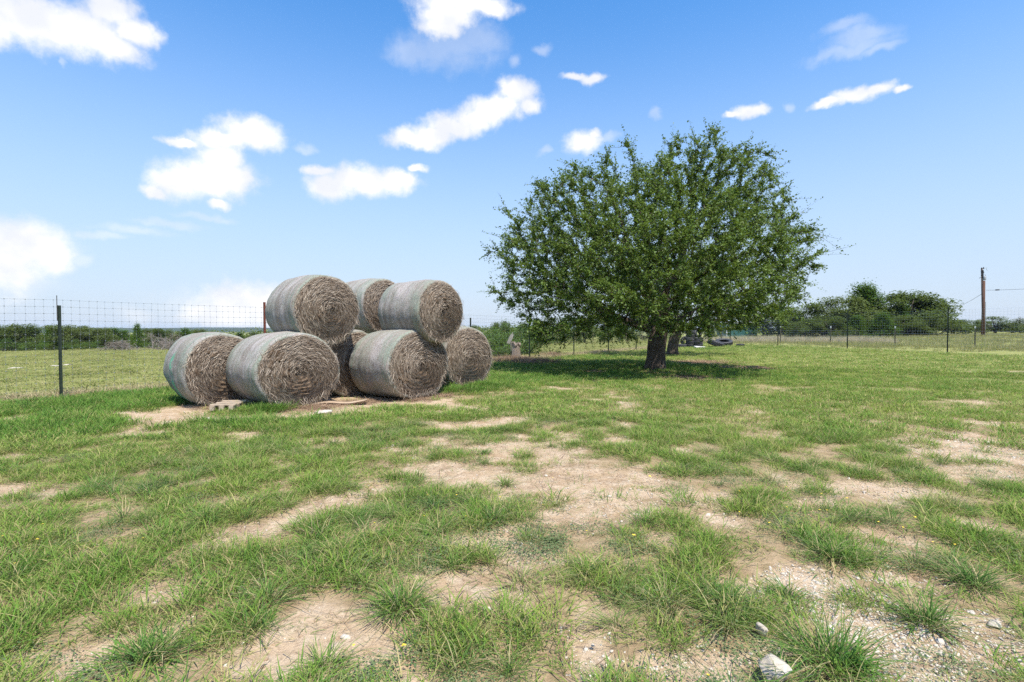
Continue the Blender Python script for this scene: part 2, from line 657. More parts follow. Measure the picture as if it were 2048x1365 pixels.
M['rubber'] = mat_plain('weathered_tyre_rubber', (.022, .022, .024), (.055, .055, .058), 10, .62, spec=.45)
M['rubber_grey'] = mat_plain('dusty_tyre_rubber', (.06, .06, .062), (.11, .108, .105), 10, .75)
M['pallet'] = mat_plain('bleached_pallet_wood', (.36, .28, .20), (.52, .43, .33), 8, .95, stretch=(.5, 3, 3))
M['board'] = mat_plain('dusty_brown_board', (.36, .26, .17), (.46, .35, .25), 5, .95)
M['shed_wall'] = mat_plain('teal_sheet_metal', (.030, .115, .105), (.045, .15, .135), 3, .5, .0, .5, bump=.05)
M['shed_roof'] = mat_plain('white_sheet_metal', (.72, .72, .70), (.80, .80, .79), 3, .45, bump=.05)
M['shed_dark'] = mat_plain('dark_doorway_metal', (.02, .03, .03), (.03, .045, .04), 3, .6)
M['pole'] = mat_plain('creosote_pole_wood', (.085, .042, .030), (.15, .085, .060), 3, .9, bump=.6, stretch=(4, 4, .25))
M['pole_light'] = mat_plain('grey_brown_pole_wood', (.13, .095, .072), (.21, .165, .13), 3, .9, bump=.6, stretch=(4, 4, .25))
M['black'] = mat_plain('black_fittings', (.02, .02, .022), (.04, .04, .045), 10, .5)
M['grey_metal'] = mat_plain('grey_transformer_metal', (.30, .31, .32), (.40, .41, .42), 10, .5, .3)
M['concrete'] = mat_plain('pale_concrete', (.45, .43, .40), (.56, .54, .50), 6, .95)

# ------------------------------------------------------------------ bare earth patches (x, y, half width, half height in the photograph -> ground ellipses)
BARE_PX = [(1060, 905, 120, 34), (960, 945, 100, 20), (1130, 965, 170, 34), (1210, 1012, 110, 36), (1290, 958, 60, 26), (1100, 878, 55, 16),
           (1180, 1040, 60, 30), (870, 935, 40, 14),
           (530, 1052, 62, 18), (615, 1026, 60, 18), (705, 1000, 70, 18), (785, 972, 55, 14), (470, 1085, 40, 12),
           (20, 918, 40, 10), (60, 930, 25, 6), (250, 1202, 80, 24), (100, 1192, 60, 20), (330, 1205, 40, 20), (270, 1295, 130, 24), (170, 1340, 80, 22),
           (60, 1330, 50, 20), (400, 1250, 50, 16), (600, 1310, 120, 46), (690, 1290, 110, 50), (660, 1240, 70, 26), (540, 1350, 70, 20), (760, 1340, 50, 30),
           (960, 1175, 105, 40), (900, 1215, 90, 28), (975, 1085, 90, 22), (1050, 1105, 60, 26), (1010, 1200, 60, 30), (840, 1120, 40, 14), (1075, 1040, 50, 22),
           (1175, 1280, 65, 55), (1240, 1335, 80, 30), (1195, 1225, 34, 26), (1340, 1335, 60, 28), (1420, 1330, 70, 34), (1390, 1270, 40, 20),
           (1900, 898, 100, 26), (1960, 876, 50, 14), (2015, 850, 60, 12), (1830, 992, 62, 16), (1985, 950, 60, 18), (1895, 945, 60, 18), (1740, 845, 22, 6),
           (1800, 1082, 66, 26), (1730, 1065, 40, 20), (1930, 1050, 40, 14), (1950, 804, 40, 6), (2040, 745, 30, 3), (1930, 745, 30, 3), (2035, 920, 30, 12),
           (1640, 1190, 95, 36), (1715, 1245, 100, 50), (1790, 1320, 130, 50), (1985, 1285, 100, 55), (1900, 1340, 90, 30), (1590, 1160, 60, 26),
           (1760, 1150, 60, 22), (1490, 1160, 90, 18), (1560, 1290, 60, 34), (1500, 1350, 70, 20), (1840, 1180, 50, 20), (1700, 1340, 60, 30),
           (1596, 962, 32, 14), (1430, 1010, 40, 14), (1440, 1045, 46, 22), (1380, 985, 60, 14), (1560, 875, 26, 6), (1375, 900, 30, 8), (1350, 1080, 34, 14),
           (1660, 1030, 20, 12), (300, 832, 70, 9), (255, 826, 30, 6), (640, 822, 80, 13), (720, 815, 50, 9), (895, 810, 52, 7), (480, 836, 60, 7), (390, 835, 60, 8),
           (1230, 880, 40, 7), (1240, 850, 26, 5), (690, 880, 30, 6), (640, 890, 24, 6), (540, 930, 26, 8), (450, 960, 30, 8), (1180, 800, 30, 3),
           (1490, 738, 48, 3.5), (1400, 727, 52, 3.0), (1380, 757, 36, 3), (1190, 745, 24, 2.5)]
BARE = []
for (px, py, rx, ry) in BARE_PX:
    cxx, cyy = ground_hit(px, py)
    _, y0 = ground_hit(px, py - ry)
    _, y1 = ground_hit(px, py + ry)
    BARE.append((cxx, cyy, rx * cyy / F_PX, max(.08, .5 * (y0 - y1))))
BARE = np.array(BARE)


def bare_at(x, y):
    x, y = np.asarray(x, float), np.asarray(y, float)
    sh = x.shape
    x, y = x.ravel(), y.ravel()
    wx = x + (fbm(x, y, 3, 1.7) - .5) * .55
    wy = y + (fbm(x + 31, y + 7, 3, 1.7) - .5) * .55
    out = np.zeros(len(x))
    for (a, b, c, d) in BARE:
        q = np.sqrt(((wx - a) / c) ** 2 + ((wy - b) / d) ** 2)
        out = np.maximum(out, 1 - sstep(.35, 1.55, q))
    u = left_of_fence(x, y)
    spots = sstep(.61, .74, fbm(x + 50, y - 20, 4, .8)) * (1 - sstep(8, 30, np.hypot(x, y))) * .75
    out = np.maximum(out, spots * (u < 0))
    # under the stack of bales
    st = 1 - sstep(.7, 1.15, np.sqrt(((x + 3.7) / 2.6) ** 2 + ((y - 11.6) / 1.5) ** 2))
    out = np.maximum(out, st * .9)
    return out.reshape(sh)


# ------------------------------------------------------------------ ground sheet, hills
def build_ground():
    fine = np.radians(np.linspace(-58, 58, 380))
    coarse = np.radians(np.linspace(58, 302, 60))[1:-1]
    azs = np.concatenate([fine, coarse])
    rs = np.concatenate([[0], np.geomspace(.5, 11000, 270)])
    A, R = np.meshgrid(azs, rs)
    x, y = R * np.sin(A), R * np.cos(A)
    r = R
    z = ground_z(x, y)
    bare = bare_at(x, y)
    z = z + ((fbm(x, y, 3, 3.1) - .5) * .035 + (fbm(x + 9, y, 3, 9.0) - .5) * .018) * sstep(.5, 2, r) * (1 - sstep(14, 30, r)) - bare * .02 * (r < 20)
    u = left_of_fence(x, y)
    right = sstep(-1.5, 1.5, (x - 23.8) * .97 + (y - 28) * .24)
    field = np.clip(sstep(-.6, 1.2, u) + right, 0, 1)
    far = sstep(9, 26, r)
    nr, na = A.shape
    v = np.stack([x, y, z], -1).reshape(-1, 3)
    i = np.arange(nr - 1)[:, None] * na
    j = np.arange(na)[None]
    j2 = (j + 1) % na
    f = np.stack([i + j, i + na + j, i + na + j2, i + j2], -1).reshape(-1, 4)
    o = mesh_ob('ground', v, f, M['ground'], None, True, {'bare': bare.ravel(), 'field': field.ravel(), 'far': far.ravel()})
    o.data.flip_normals()
    tag(o, kind='structure')


build_ground()


def mat_hill():
    b = NB('wooded_hillside')
    p = b.pos()
    n = b.noise(p, .012, 6, .65)
    n2 = b.noise(p, .05, 4, .6)
    c = b.mix(b.ramp(n, .35, .65), (.030, .048, .022), (.055, .07, .032))
    c = b.mix(b.ramp(n, .66, .72, 0, .6), c, (.24, .22, .15))
    c = b.mix(b.ramp(n2, .4, .7, 0, .5), c, (.03, .045, .02))
    return b.done(b.principled(c, .95, b.bump(n2, 1, 6), spec=.1))


def hill(name, dist, depth, az0, az1, base, top, seed, n=160):
    m = 26
    A, T = np.meshgrid(np.radians(np.linspace(az0, az1, n)), np.linspace(0, 1, m))
    R = dist + T * depth
    x, y = R * np.sin(A), R * np.cos(A)
    prof = top(np.degrees(A)) * np.sin(np.clip(T * 1.25, 0, 1) * math.pi / 2) ** 1.4
    z = base + (prof - base) * np.sin(np.clip(T * 1.15, 0, 1) * math.pi / 2)
    z = z + (fbm(x, y, 4, .012) - .5) * 9 * sstep(0, .3, T)
    v = np.stack([x, y, z], -1).reshape(-1, 3)
    i = np.arange(m - 1)[:, None] * n
    j = np.arange(n - 1)[None]
    f = np.stack([i + j, i + j + 1, i + n + j + 1, i + n + j], -1).reshape(-1, 4)
    tag(mesh_ob(name, v, f, M['hill'], None, True), kind='structure')


M['hill'] = mat_hill()
hill('hills', 2600, 900, -62, 20, -14, lambda a: 5 + 5 * (fbm(a * .12, a * 0 + 3, 3) - .5) * 2 + 8 * np.exp(-((a + 27) / 1.4) ** 2), 1)
hill('hills', 3900, 1200, -64, 64, -16, lambda a: 9 + 9 * (fbm(a * .10, a * 0 + 8, 3) - .5) * 2, 2)


# ------------------------------------------------------------------ scattered vegetation (real blades, spread over the ground)
def blades(n, R, l0, l1, lean0, lean1, w, seed, droop=.35, dry=.12, seg=3, outward=.6, cluster=1):
    r = np.random.default_rng(seed)
    rad = R * np.sqrt(r.random(n))
    a0 = r.random(n) * 2 * math.pi
    bx, by = rad * np.cos(a0), rad * np.sin(a0)
    az = np.where(r.random(n) < outward, a0 + r.normal(0, .5, n), r.random(n) * 2 * math.pi)
    ln = l0 + (l1 - l0) * r.random(n) ** 1.4
    lean = np.radians(lean0 + (lean1 - lean0) * np.clip(rad / R * .75 + r.normal(0, .2, n), 0, 1))
    dp = droop * (.3 + r.random(n))
    wd = w * (.6 + .8 * r.random(n))
    tw = az + math.pi / 2 + r.normal(0, .6, n)
    t = np.linspace(0, 1, seg + 1)
    hx = ln[:, None] * (np.sin(lean)[:, None] * t + dp[:, None] * t ** 2 * .7)
    hz = ln[:, None] * (np.cos(lean)[:, None] * t - dp[:, None] * t ** 2.4 * .55)
    hz = np.maximum(hz, .004)
    px = bx[:, None] + np.cos(az)[:, None] * hx
    py = by[:, None] + np.sin(az)[:, None] * hx
    wt = wd[:, None] * np.array([.8, 1.0, .75, .12] if seg == 3 else [.9, .8, .1])[None]
    cx, sx = np.cos(tw)[:, None], np.sin(tw)[:, None]
    Lp = np.stack([px - cx * wt / 2, py - sx * wt / 2, hz], -1)
    Rp = np.stack([px + cx * wt / 2, py + sx * wt / 2, hz], -1)
    k = seg + 1
    v = np.concatenate([Lp, Rp], 1)            # n, 2k, 3
    idx = np.arange(n)[:, None] * 2 * k
    fs = []
    for s in range(seg):
        fs.append(np.stack([idx[:, 0] + s, idx[:, 0] + k + s, idx[:, 0] + k + s + 1, idx[:, 0] + s + 1], -1))
    f = np.stack(fs, 1).reshape(-1, 4)
    tip = np.tile(np.concatenate([t, t]), n)
    rn = np.repeat(r.random(n), 2 * k)
    dr = np.repeat((r.random(n) < dry).astype(float), 2 * k)
    return v.reshape(-1, 3), f, {'tip': tip, 'rnd': rn, 'dry': dr}


def forb(n, R, size, seed, h=.03):
    r = np.random.default_rng(seed)
    rad = R * np.sqrt(r.random(n))
    a = r.random(n) * 2 * math.pi
    c = np.stack([rad * np.cos(a), rad * np.sin(a), h * (.2 + r.random(n))], -1)
    return leaf_quads(c, size * (.6 + .8 * r.random(n)), r, up=.75, aspect=.55)


def leaf_quads(c, size, r, up=.5, aspect=.5, out=None):
    n = len(c)
    nrm = r.normal(size=(n, 3))
    nrm /= np.linalg.norm(nrm, axis=1)[:, None]
    nrm[:, 2] = np.abs(nrm[:, 2])
    nrm = nrm * (1 - up) + np.array([0, 0, up])
    if out is not None:
        nrm = nrm + out * .5
    nrm /= np.linalg.norm(nrm, axis=1)[:, None]
    t = r.normal(size=(n, 3))
    t -= nrm * np.sum(t * nrm, 1)[:, None]
    t /= np.linalg.norm(t, axis=1)[:, None] + 1e-9
    b = np.cross(nrm, t)
    s = np.asarray(size)[:, None] if np.ndim(size) else size
    asp = aspect * (.8 + .4 * r.random(n))[:, None]
    p0 = c - t * s * .5
    p1 = c + b * s * asp * .5 + nrm * s * .06
    p2 = c + t * s * .5
    p3 = c - b * s * asp * .5 + nrm * s * .06
    v = np.stack([p0, p1, p2, p3], 1).reshape(-1, 3)
    f = np.arange(4 * n).reshape(-1, 4)
    return v, f, {'rnd': np.repeat(r.random(n), 4)}


def pebble_mesh(seed, sub=1):
    import bmesh
    bm = bmesh.new()
    bmesh.ops.create_icosphere(bm, subdivisions=sub, radius=1)
    r = np.random.default_rng(seed)
    sc = np.array([1, .55 + .4 * r.random(), .35 + .3 * r.random()])
    v = np.array([tuple(p.co) for p in bm.verts]) * sc
    v *= (1 + r.normal(0, .11, len(v)))[:, None]
    f = np.array([[q.index for q in p.verts] for p in bm.faces])
    bm.free()
    return v, f


def scatter(name, variants, pts, rot, scl, mat, label, cat):
    """one object: its mesh holds the variants and the loose points; nodes put a variant on every point"""
    V, Fc, at_, vid = [], [], {}, []
    base = 0
    keys = list(variants[0][2].keys())
    for i, (v, f, a) in enumerate(variants):
        V.append(v); Fc.append(f + base); base += len(v)
        vid.append(np.full(len(v), i))
        for k in keys:
            at_.setdefault(k, []).append(a[k])
    n = len(pts)
    V.append(pts); vid.append(np.full(n, -1))
    for k in keys:
        at_[k].append(np.zeros(n))
    nv = base
    at_ = {k: np.concatenate(q) for k, q in at_.items()}
    at_['variant'] = np.concatenate(vid).astype(float)
    at_['turn'] = np.concatenate([np.zeros((nv, 3)), rot])
    at_['size'] = np.concatenate([np.ones((nv, 3)), scl])
    at_['pick'] = np.concatenate([np.zeros(nv), np.random.default_rng(n).integers(0, len(variants), n)])
    o = mesh_ob(name, np.concatenate(V), np.concatenate(Fc), mat, None, False, at_)
    ng = bpy.data.node_groups.new(name + '_spread', 'GeometryNodeTree')
    ng.interface.new_socket('Geometry', in_out='INPUT', socket_type='NodeSocketGeometry')
    ng.interface.new_socket('Geometry', in_out='OUTPUT', socket_type='NodeSocketGeometry')
    N, L = ng.nodes, ng.links
    gi, go = N.new('NodeGroupInput'), N.new('NodeGroupOutput')

    def named(nm, dt):
        q = N.new('GeometryNodeInputNamedAttribute')
        q.data_type = dt
        q.inputs['Name'].default_value = nm
        return q.outputs['Attribute']

    def sel(val):
        c = N.new('FunctionNodeCompare')
        c.data_type = 'FLOAT'
        c.operation = 'EQUAL'
        L.new(named('variant', 'FLOAT'), c.inputs[0])
        c.inputs[1].default_value = val
        c.inputs['Epsilon'].default_value = .25
        s = N.new('GeometryNodeSeparateGeometry')
        s.domain = 'POINT'
        L.new(gi.outputs[0], s.inputs['Geometry'])
        L.new(c.outputs[0], s.inputs['Selection'])
        return s.outputs['Selection']

    j = N.new('GeometryNodeJoinGeometry')
    for i in range(len(variants)):
        g = N.new('GeometryNodeGeometryToInstance')
        L.new(sel(float(i)), g.inputs[0])
        L.new(g.outputs[0], j.inputs[0])
    ip = N.new('GeometryNodeInstanceOnPoints')
    L.new(sel(-1.0), ip.inputs['Points'])
    L.new(j.outputs[0], ip.inputs['Instance'])
    ip.inputs['Pick Instance'].default_value = True
    L.new(named('pick', 'INT'), ip.inputs['Instance Index'])
    er = N.new('FunctionNodeEulerToRotation')
    L.new(named('turn', 'FLOAT_VECTOR'), er.inputs[0])
    L.new(er.outputs[0], ip.inputs['Rotation'])
    L.new(named('size', 'FLOAT_VECTOR'), ip.inputs['Scale'])
    L.new(ip.outputs[0], go.inputs[0])
    md = o.modifiers.new('spread', 'NODES')
    md.node_group = ng
    tag(o, label, cat, kind='stuff')
    return o


def cone_pts(r0, r1, per_m2, seed, az=57):
    r = np.random.default_rng(seed)
    a = math.radians(az)
    n = int((r1 * r1 - r0 * r0) * a * per_m2)
    rr = np.sqrt(r0 * r0 + (r1 * r1 - r0 * r0) * r.random(n))
    th = (r.random(n) * 2 - 1) * a
    return rr * np.sin(th), rr * np.cos(th)


def fin(x, y, seed, s0, s1, tilt=.12, zoff=-.004, hz=None):
    r = np.random.default_rng(seed)
    n = len(x)
    p = np.stack([x, y, ground_z(x, y) + micro(x, y) + zoff], -1)
    rot = np.stack([r.normal(0, tilt, n), r.normal(0, tilt, n), r.random(n) * 6.283], -1)
    s = s0 + (s1 - s0) * r.random(n) ** 1.3
    s = np.stack([s, s, s * (hz if hz is not None else 1)], -1)
    return p, rot, s


def micro(x, y):
    r = np.hypot(x, y)
    return ((fbm(x, y, 3, 3.1) - .5) * .035 + (fbm(x + 9, y, 3, 9.0) - .5) * .018) * sstep(.5, 2, r) * (1 - sstep(14, 30, r)) - bare_at(x, y) * .02 * (r < 20)


BALE_BLOCK = [(-6.3, 10.9), (-4.75, 10.75), (-2.7, 12.2), (-4.2, 12.6), (-1.7, 13.9), (-5.6, 11.3)]


def clear_of_bales(x, y):
    ok = np.ones(len(x), bool)
    for (a, b) in BALE_BLOCK:
        ok &= np.hypot(x - a, y - b) > .62
    return ok


def inside_right(x, y):
    return (x - 23.8) * .97 + (y - 28) * .24 < 0


def density(x, y, seed, k=1.0, gap=.0):
    """chance that a tuft stands here: thins over bare earth and in small gaps"""
    r = np.random.default_rng(seed)
    d = (1 - np.clip(bare_at(x, y) * 1.25, 0, 1)) ** 1.5
    isl = .55 * sstep(.57, .66, fbm(x - 13, y + 4, 3, 3.2)) * (1 - sstep(.85, 1.0, fbm(x, y, 2, 1.1) + .35))
    d = np.maximum(d, isl)
    g = fbm(x + 3, y + 8, 4, 2.3)
    d = d * (1 - gap * (1 - sstep(.36, .56, g)))
    return (r.random(len(x)) < d * k) & clear_of_bales(x, y)


def grass_all():
    u_ = left_of_fence
    # near turf: short fine blades
    var = [blades(44, .11, .03, .10 + .025 * (i % 3), 8, 74, .0043, 100 + i, .6, .21, 3, .45) for i in range(5)]
    x, y = cone_pts(1.1, 9.5, 330, 1)
    rr_ = np.hypot(x, y)
    thr = .450 + .07 * sstep(-.45, .35, x / y) - .06 * sstep(4, 8.5, rr_) + .035 * (1 - sstep(3.0, 6.0, rr_)) + (fbm(x + 60, y, 2, .5) - .5) * .12
    cn = fbm(x, y, 4, 3.4)
    clump = .07 + .93 * sstep(-.035, .05, cn - thr)
    thin = 1.0
    k = density(x, y, 2, clump * thin, .15) & (u_(x, y) < -.1)
    x, y = x[k], y[k]
    scatter('turf_grass', var, *fin(x, y, 3, .6, 1.35, hz=.55 + .8 * sstep(.44, .64, fbm(x, y, 4, 3.4))), M['turf'], 'short green turf with bare gaps in the foreground', 'grass')
    # mid turf
    var = [blades(60, .19, .04, .125, 10, 72, .0075, 200 + i, .5, .18, 3, .35) for i in range(5)]
    x, y = cone_pts(9.0, 24, 85, 4)
    k = density(x, y, 5, sstep(.32, .54, fbm(x, y, 4, .9)) * .6 + .4, .4) & (u_(x, y) < 0)
    x, y = x[k], y[k]
    scatter('lawn_grass', var, *fin(x, y, 6, .6, 1.3), M['turf'], 'mown green turf around the bales and the tree', 'grass')
    # far turf
    var = [blades(56, .42, .05, .12, 15, 70, .017, 300 + i, .4, .26, 2) for i in range(4)]
    x, y = cone_pts(22, 62, 13, 7)
    k = density(x, y, 8, .95, .1) & (u_(x, y) < 0) & inside_right(x, y)
    scatter('meadow_grass', var, *fin(x[k], y[k], 9, .6, 1.3), M['turf'], 'short green meadow grass inside the far fence', 'grass')
    # field beyond the left fence: close-cropped yellowish grass
    var = [blades(70, .4, .03, .09, 20, 70, .016, 400 + i, .4, .25, 2) for i in range(4)]
    x, y = cone_pts(10, 110, 7, 10)
    k = (u_(x, y) > 0) & (np.random.default_rng(4).random(len(x)) < np.clip(26 / np.hypot(x, y), .25, 1))
    x, y = x[k], y[k]
    sc = 1 + np.hypot(x, y) / 60
    p, r_, s_ = fin(x, y, 11, .6, 1.3)
    scatter('pasture_grass', var, p, r_, s_ * np.stack([sc, sc, np.ones_like(sc)], -1), M['field'], 'cropped yellow-green pasture beyond the wire fence', 'grass')
    # rough strip along the foot of the left fence
    t = np.random.default_rng(12).random(2600) * 42 - 3
    w = np.random.default_rng(13).normal(.45, .45, 2600)
    x, y = FP[0] + FD[0] * t + FN[0] * w, FP[1] + FD[1] * t + FN[1] * w
    k = clear_of_bales(x, y)
    var = [blades(40, .16, .10, .30, 5, 55, .006, 450 + i, .5, .6) for i in range(4)]
    scatter('rough_grass', var, *fin(x[k], y[k], 14, .5, 1.1), M['straw_grass'], 'rough brownish uncut grass along the foot of the wire fence', 'grass')
    # brighter, taller grass in the shade, under the tree and behind the stack
    spots = [ground_hit(1240, 728), ground_hit(1180, 716), ground_hit(1395, 742), ground_hit(1060, 735), ground_hit(1000, 760), ground_hit(1100, 752), ground_hit(260, 800), ground_hit(160, 812),
             ground_hit(330, 790), ground_hit(70, 820), ground_hit(1500, 755), ground_hit(980, 775), ground_hit(1440, 697), ground_hit(1350, 735), ground_hit(1230, 750), ground_hit(40, 860), ground_hit(540, 845), ground_hit(545, 822), ground_hit(600, 818), ground_hit(790, 806), ground_hit(860, 800), ground_hit(930, 782), ground_hit(965, 772)]
    r = np.random.default_rng(15)
    X, Y = [], []
    for (a, b) in spots:
        n = 260
        q = .35 if 9.8 < b < 14 and -5.5 < a < -.4 else (1.9 if a < -5 else 1.2)
        n = int(n * (.5 if q < 1 else 1))
        X.append(a + r.normal(0, .06 * b * q, n)); Y.append(b + r.normal(0, .045 * b * q, n))
    x, y = np.concatenate(X), np.concatenate(Y)
    k = clear_of_bales(x, y) & (left_of_fence(x, y) < 0) & (bare_at(x, y) < .3)
    var = [blades(50, .16, .06, .20, 8, 55, .0075, 480 + i, .5, .06) for i in range(4)]
    scatter('lush_grass', var, *fin(x[k], y[k], 16, .6, 1.3), M['lush'], 'brighter green taller grass around the tree and the bales', 'grass')
    # bunch grass: clumps of long arching blades through the foreground
    var = [blades(110, .075, .09, .27, 5, 78, .0042, 500 + i, .75, .22) for i in range(6)]
    x, y = cone_pts(1.3, 8.5, 26, 17)
    cl = sstep(.46, .66, fbm(x + 40, y + 11, 4, 1.1))
    r = np.random.default_rng(18)
    k = density(x, y, 19, np.clip(cl + .08, 0, 1), .3) & (left_of_fence(x, y) < 0)
    x, y = x[k], y[k]
    scatter('bunch_grass', var, *fin(x, y, 20, .45, 1.05), M['tussock'], 'scattered clumps of arching bunch grass on the sandy ground', 'grass')
    # stray shoots on the bare soil
    var = [blades(9, .05, .03, .09, 10, 75, .0035, 560 + i, .6, .3) for i in range(5)]
    x, y = cone_pts(1.3, 8, 60, 21)
    b_ = bare_at(x, y)
    k = (b_ > .3) & (np.random.default_rng(22).random(len(x)) < .5) & clear_of_bales(x, y)
    scatter('stray_shoots', var, *fin(x[k], y[k], 23, .5, 1.2), M['turf'], 'thin stray grass shoots on the bare soil', 'grass')
    # low mats of small leaved weeds
    var = []
    for i in range(4):
        v, f, a = forb(150, .16, .016, 600 + i, .045)
        a['clump'] = np.full(len(v), .25 * i)
        var.append((v, f, a))
    x, y = cone_pts(1.3, 9, 26, 24)
    k = (sstep(.52, .64, fbm(x - 20, y + 31, 3, 1.3)) > np.random.default_rng(25).random(len(x))) & clear_of_bales(x, y) & (bare_at(x, y) < .55)
    scatter('weed_mats', var, *fin(x[k], y[k], 26, .6, 1.2, .05), M['forb'], 'low grey-green mats of small leaved weeds', 'weeds')
    r = np.random.default_rng(61)
    X, Y = [], []
    for (px, py, sx, sy, n) in [(780, 1135, .22, .2, 60), (1990, 960, .6, .3, 90), (1090, 1085, .3, .15, 60), (1520, 1210, .2, .12, 40), (560, 1130, .25, .2, 50), (1480, 1310, .15, .1, 40), (740, 1340, .12, .06, 20),
                                (1050, 1100, .2, .12, 40), (1880, 1330, .15, .08, 30), (1330, 1180, .3, .2, 60), (140, 1340, .2, .08, 40), (860, 1010, .25, .15, 40), (930, 1060, .2, .15, 40)]:
        a, b = ground_hit(px, py)
        X.append(a + r.normal(0, sx, n)); Y.append(b + r.normal(0, sy, n))
    x, y = np.concatenate(X), np.concatenate(Y)
    k = r.random(len(x)) < .45
    x, y = x[k], y[k]
    v2 = []
    for i in range(4):
        v, f, a = forb(60, .12, .019 - .002 * i, 640 + i, .045)
        a['clump'] = np.full(len(v), .3 * i)
        v2.append((v, f, a))
    scatter('broadleaf_weeds', v2, *fin(x, y, 62, .6, 1.2, .05), M['forb'], 'patches of blue-green broad leaved weeds in the foreground', 'weeds')
    # creeping runners reaching over the soil
    v3 = [blades(7, .03, .14, .42, 84, 89.5, .0032, 660 + i, .02, .45, 3, .8) for i in range(5)]
    x, y = cone_pts(1.4, 7, 16, 63)
    b_ = bare_at(x, y)
    k = (b_ > .15) & clear_of_bales(x, y)
    scatter('grass_runners', v3, *fin(x[k], y[k], 64, .6, 1.2, .03, .006), M['dead_weed'], 'thin brown grass runners creeping over the bare soil', 'grass')
    # tiny yellow flowers
    v, f, a = leaf_quads(np.array([[0, 0, .07], [.004, .004, .07], [-.004, .003, .07], [0, -.005, .069]]), .017, np.random.default_rng(9), .9, .8)
    a = {'tip': a['rnd']}
    x, y = cone_pts(1.5, 6, 14, 27)
    k = (fbm(x - 20, y + 31, 3, 1.3) > .5) & (np.random.default_rng(28).random(len(x)) < .35)
    scatter('yellow_flowers', [(v, f, a)], *fin(x[k], y[k], 29, .6, 1.2), M['flower'], 'tiny yellow wild flowers among the foreground weeds', 'flowers')
    # limestone gravel
    var = [(v, f, {'tip': np.zeros(len(v))}) for v, f in (pebble_mesh(s, 1) for s in range(5))]
    x, y = cone_pts(1.2, 14, 210, 30)
    b_ = bare_at(x, y)
    patch = sstep(.45, .62, fbm(x + 70, y + 5, 3, .7))
    lime = np.exp(-(((x - 1.75) / .9) ** 2 + ((y - 2.75) / .7) ** 2)) * 1.6 + np.exp(-(((x - 3.1) / .8) ** 2 + ((y - 2.8) / .8) ** 2)) * 1.5 + .8 * np.exp(-(((x - 5.9) / 1.6) ** 2 + ((y - 6.9) / .8) ** 2))
    k = (b_ > .25) & (np.random.default_rng(31).random(len(x)) < np.clip(.10 + .35 * patch + lime, 0, 1)) & clear_of_bales(x, y)
    p, r_, s_ = fin(x[k], y[k], 32, .003, .014, .4, .001)
    s_ *= (1 + 1.4 * (np.random.default_rng(33).random(len(s_)) > .95))[:, None]
    scatter('gravel', var, p, r_, s_, M['pebble'], 'pale limestone gravel lying on the bare patches', 'gravel')
    x, y = cone_pts(1.2, 9, 120, 50)
    k = (bare_at(x, y) > .2) & (np.random.default_rng(51).random(len(x)) < .35 + .5 * sstep(.5, .6, fbm(x, y, 3, 2.0))) & clear_of_bales(x, y)
    p, r_, s_ = fin(x[k], y[k], 52, .003, .016, .5, .0)
    scatter('soil_clods', var, p, r_, s_, M['clod'], 'small tan clods of dry earth on the bare patches', 'soil')
    # hay fallen round the feet of the bottom bales
    r = np.random.default_rng(53)
    X, Y = [], []
    for (a, b, n) in [(-5.9, 10.3, 160), (-4.6, 10.0, 160), (-4.0, 10.3, 200), (-3.3, 11.2, 160), (-2.2, 11.5, 160), (-1.7, 12.1, 120), (-1.2, 13.4, 90), (-3.9, 10.9, 160)]:
        X.append(a + r.normal(0, .28, n)); Y.append(b + r.normal(0, .2, n))
    hv = [blades(14, .12, .06, .22, 70, 89, .005, 760 + i, .1, 1.0, 2, .1) for i in range(4)]
    scatter('fallen_hay', hv, *fin(np.concatenate(X), np.concatenate(Y), 54, .6, 1.3, .1, .012), M['dead_weed'], 'loose brown hay fallen around the feet of the bottom bales', 'hay')
    r = np.random.default_rng(55)
    X, Y = [], []
    for (px, py, sx, sy, n) in [(1650, 1195, .30, .22, 1500), (1730, 1255, .28, .2, 1700), (1800, 1330, .28, .2, 1700), (1985, 1290, .32, .22, 1900), (1580, 1160, .25, .18, 700), (1760, 1150, .2, .15, 500),
                                (1900, 900, .8, .45, 1300), (2010, 852, .6, .4, 600), (1830, 992, .4, .25, 500), (1220, 1010, .5, .3, 700), (1060, 1085, .25, .2, 350), (1200, 1300, .2, .15, 350), (1420, 1330, .25, .12, 350)]:
        n = int(n * .55)
        a, b = ground_hit(px, py)
        X.append(a + r.normal(0, sx, n)); Y.append(b + r.normal(0, sy, n))
    x, y = np.concatenate(X), np.concatenate(Y)
    k = bare_at(x, y) > .25
    p, r_, s_ = fin(x[k], y[k], 56, .0025, .012, .4, .001)
    s_ *= (1 + 1.2 * (np.random.default_rng(57).random(len(s_)) > .96))[:, None]
    scatter('limestone_chips', [(v, f, {'tip': np.zeros(len(v))}) for v, f in (pebble_mesh(s, 1) for s in range(20, 25))], p, r_, s_, M['pebble'], 'dense pale limestone chips on the stony strips at the right', 'gravel')
    # dry straw litter on the soil
    var = [blades(10, .10, .03, .10, 78, 89, .0032, 640 + i, .05, 1.0, 2, .1) for i in range(4)]
    x, y = cone_pts(1.2, 11, 80, 34)
    k = (np.random.default_rng(35).random(len(x)) < .5) & clear_of_bales(x, y) & (left_of_fence(x, y) < 0)
    scatter('straw_litter', var, *fin(x[k], y[k], 36, .6, 1.4, .04, .004), M['straw_grass'], 'dry straw coloured litter lying between the grass', 'litter')
    # tall pale grass outside the right hand fences
    r = np.random.default_rng(37)
    n = 15000
    x = r.uniform(6, 75, n); y = r.uniform(28, 76, n)
    k = (~inside_right(x, y)) & (left_of_fence(x, y) < 8) & (np.abs(x / y) < 1.2)
    x, y = x[k], y[k]
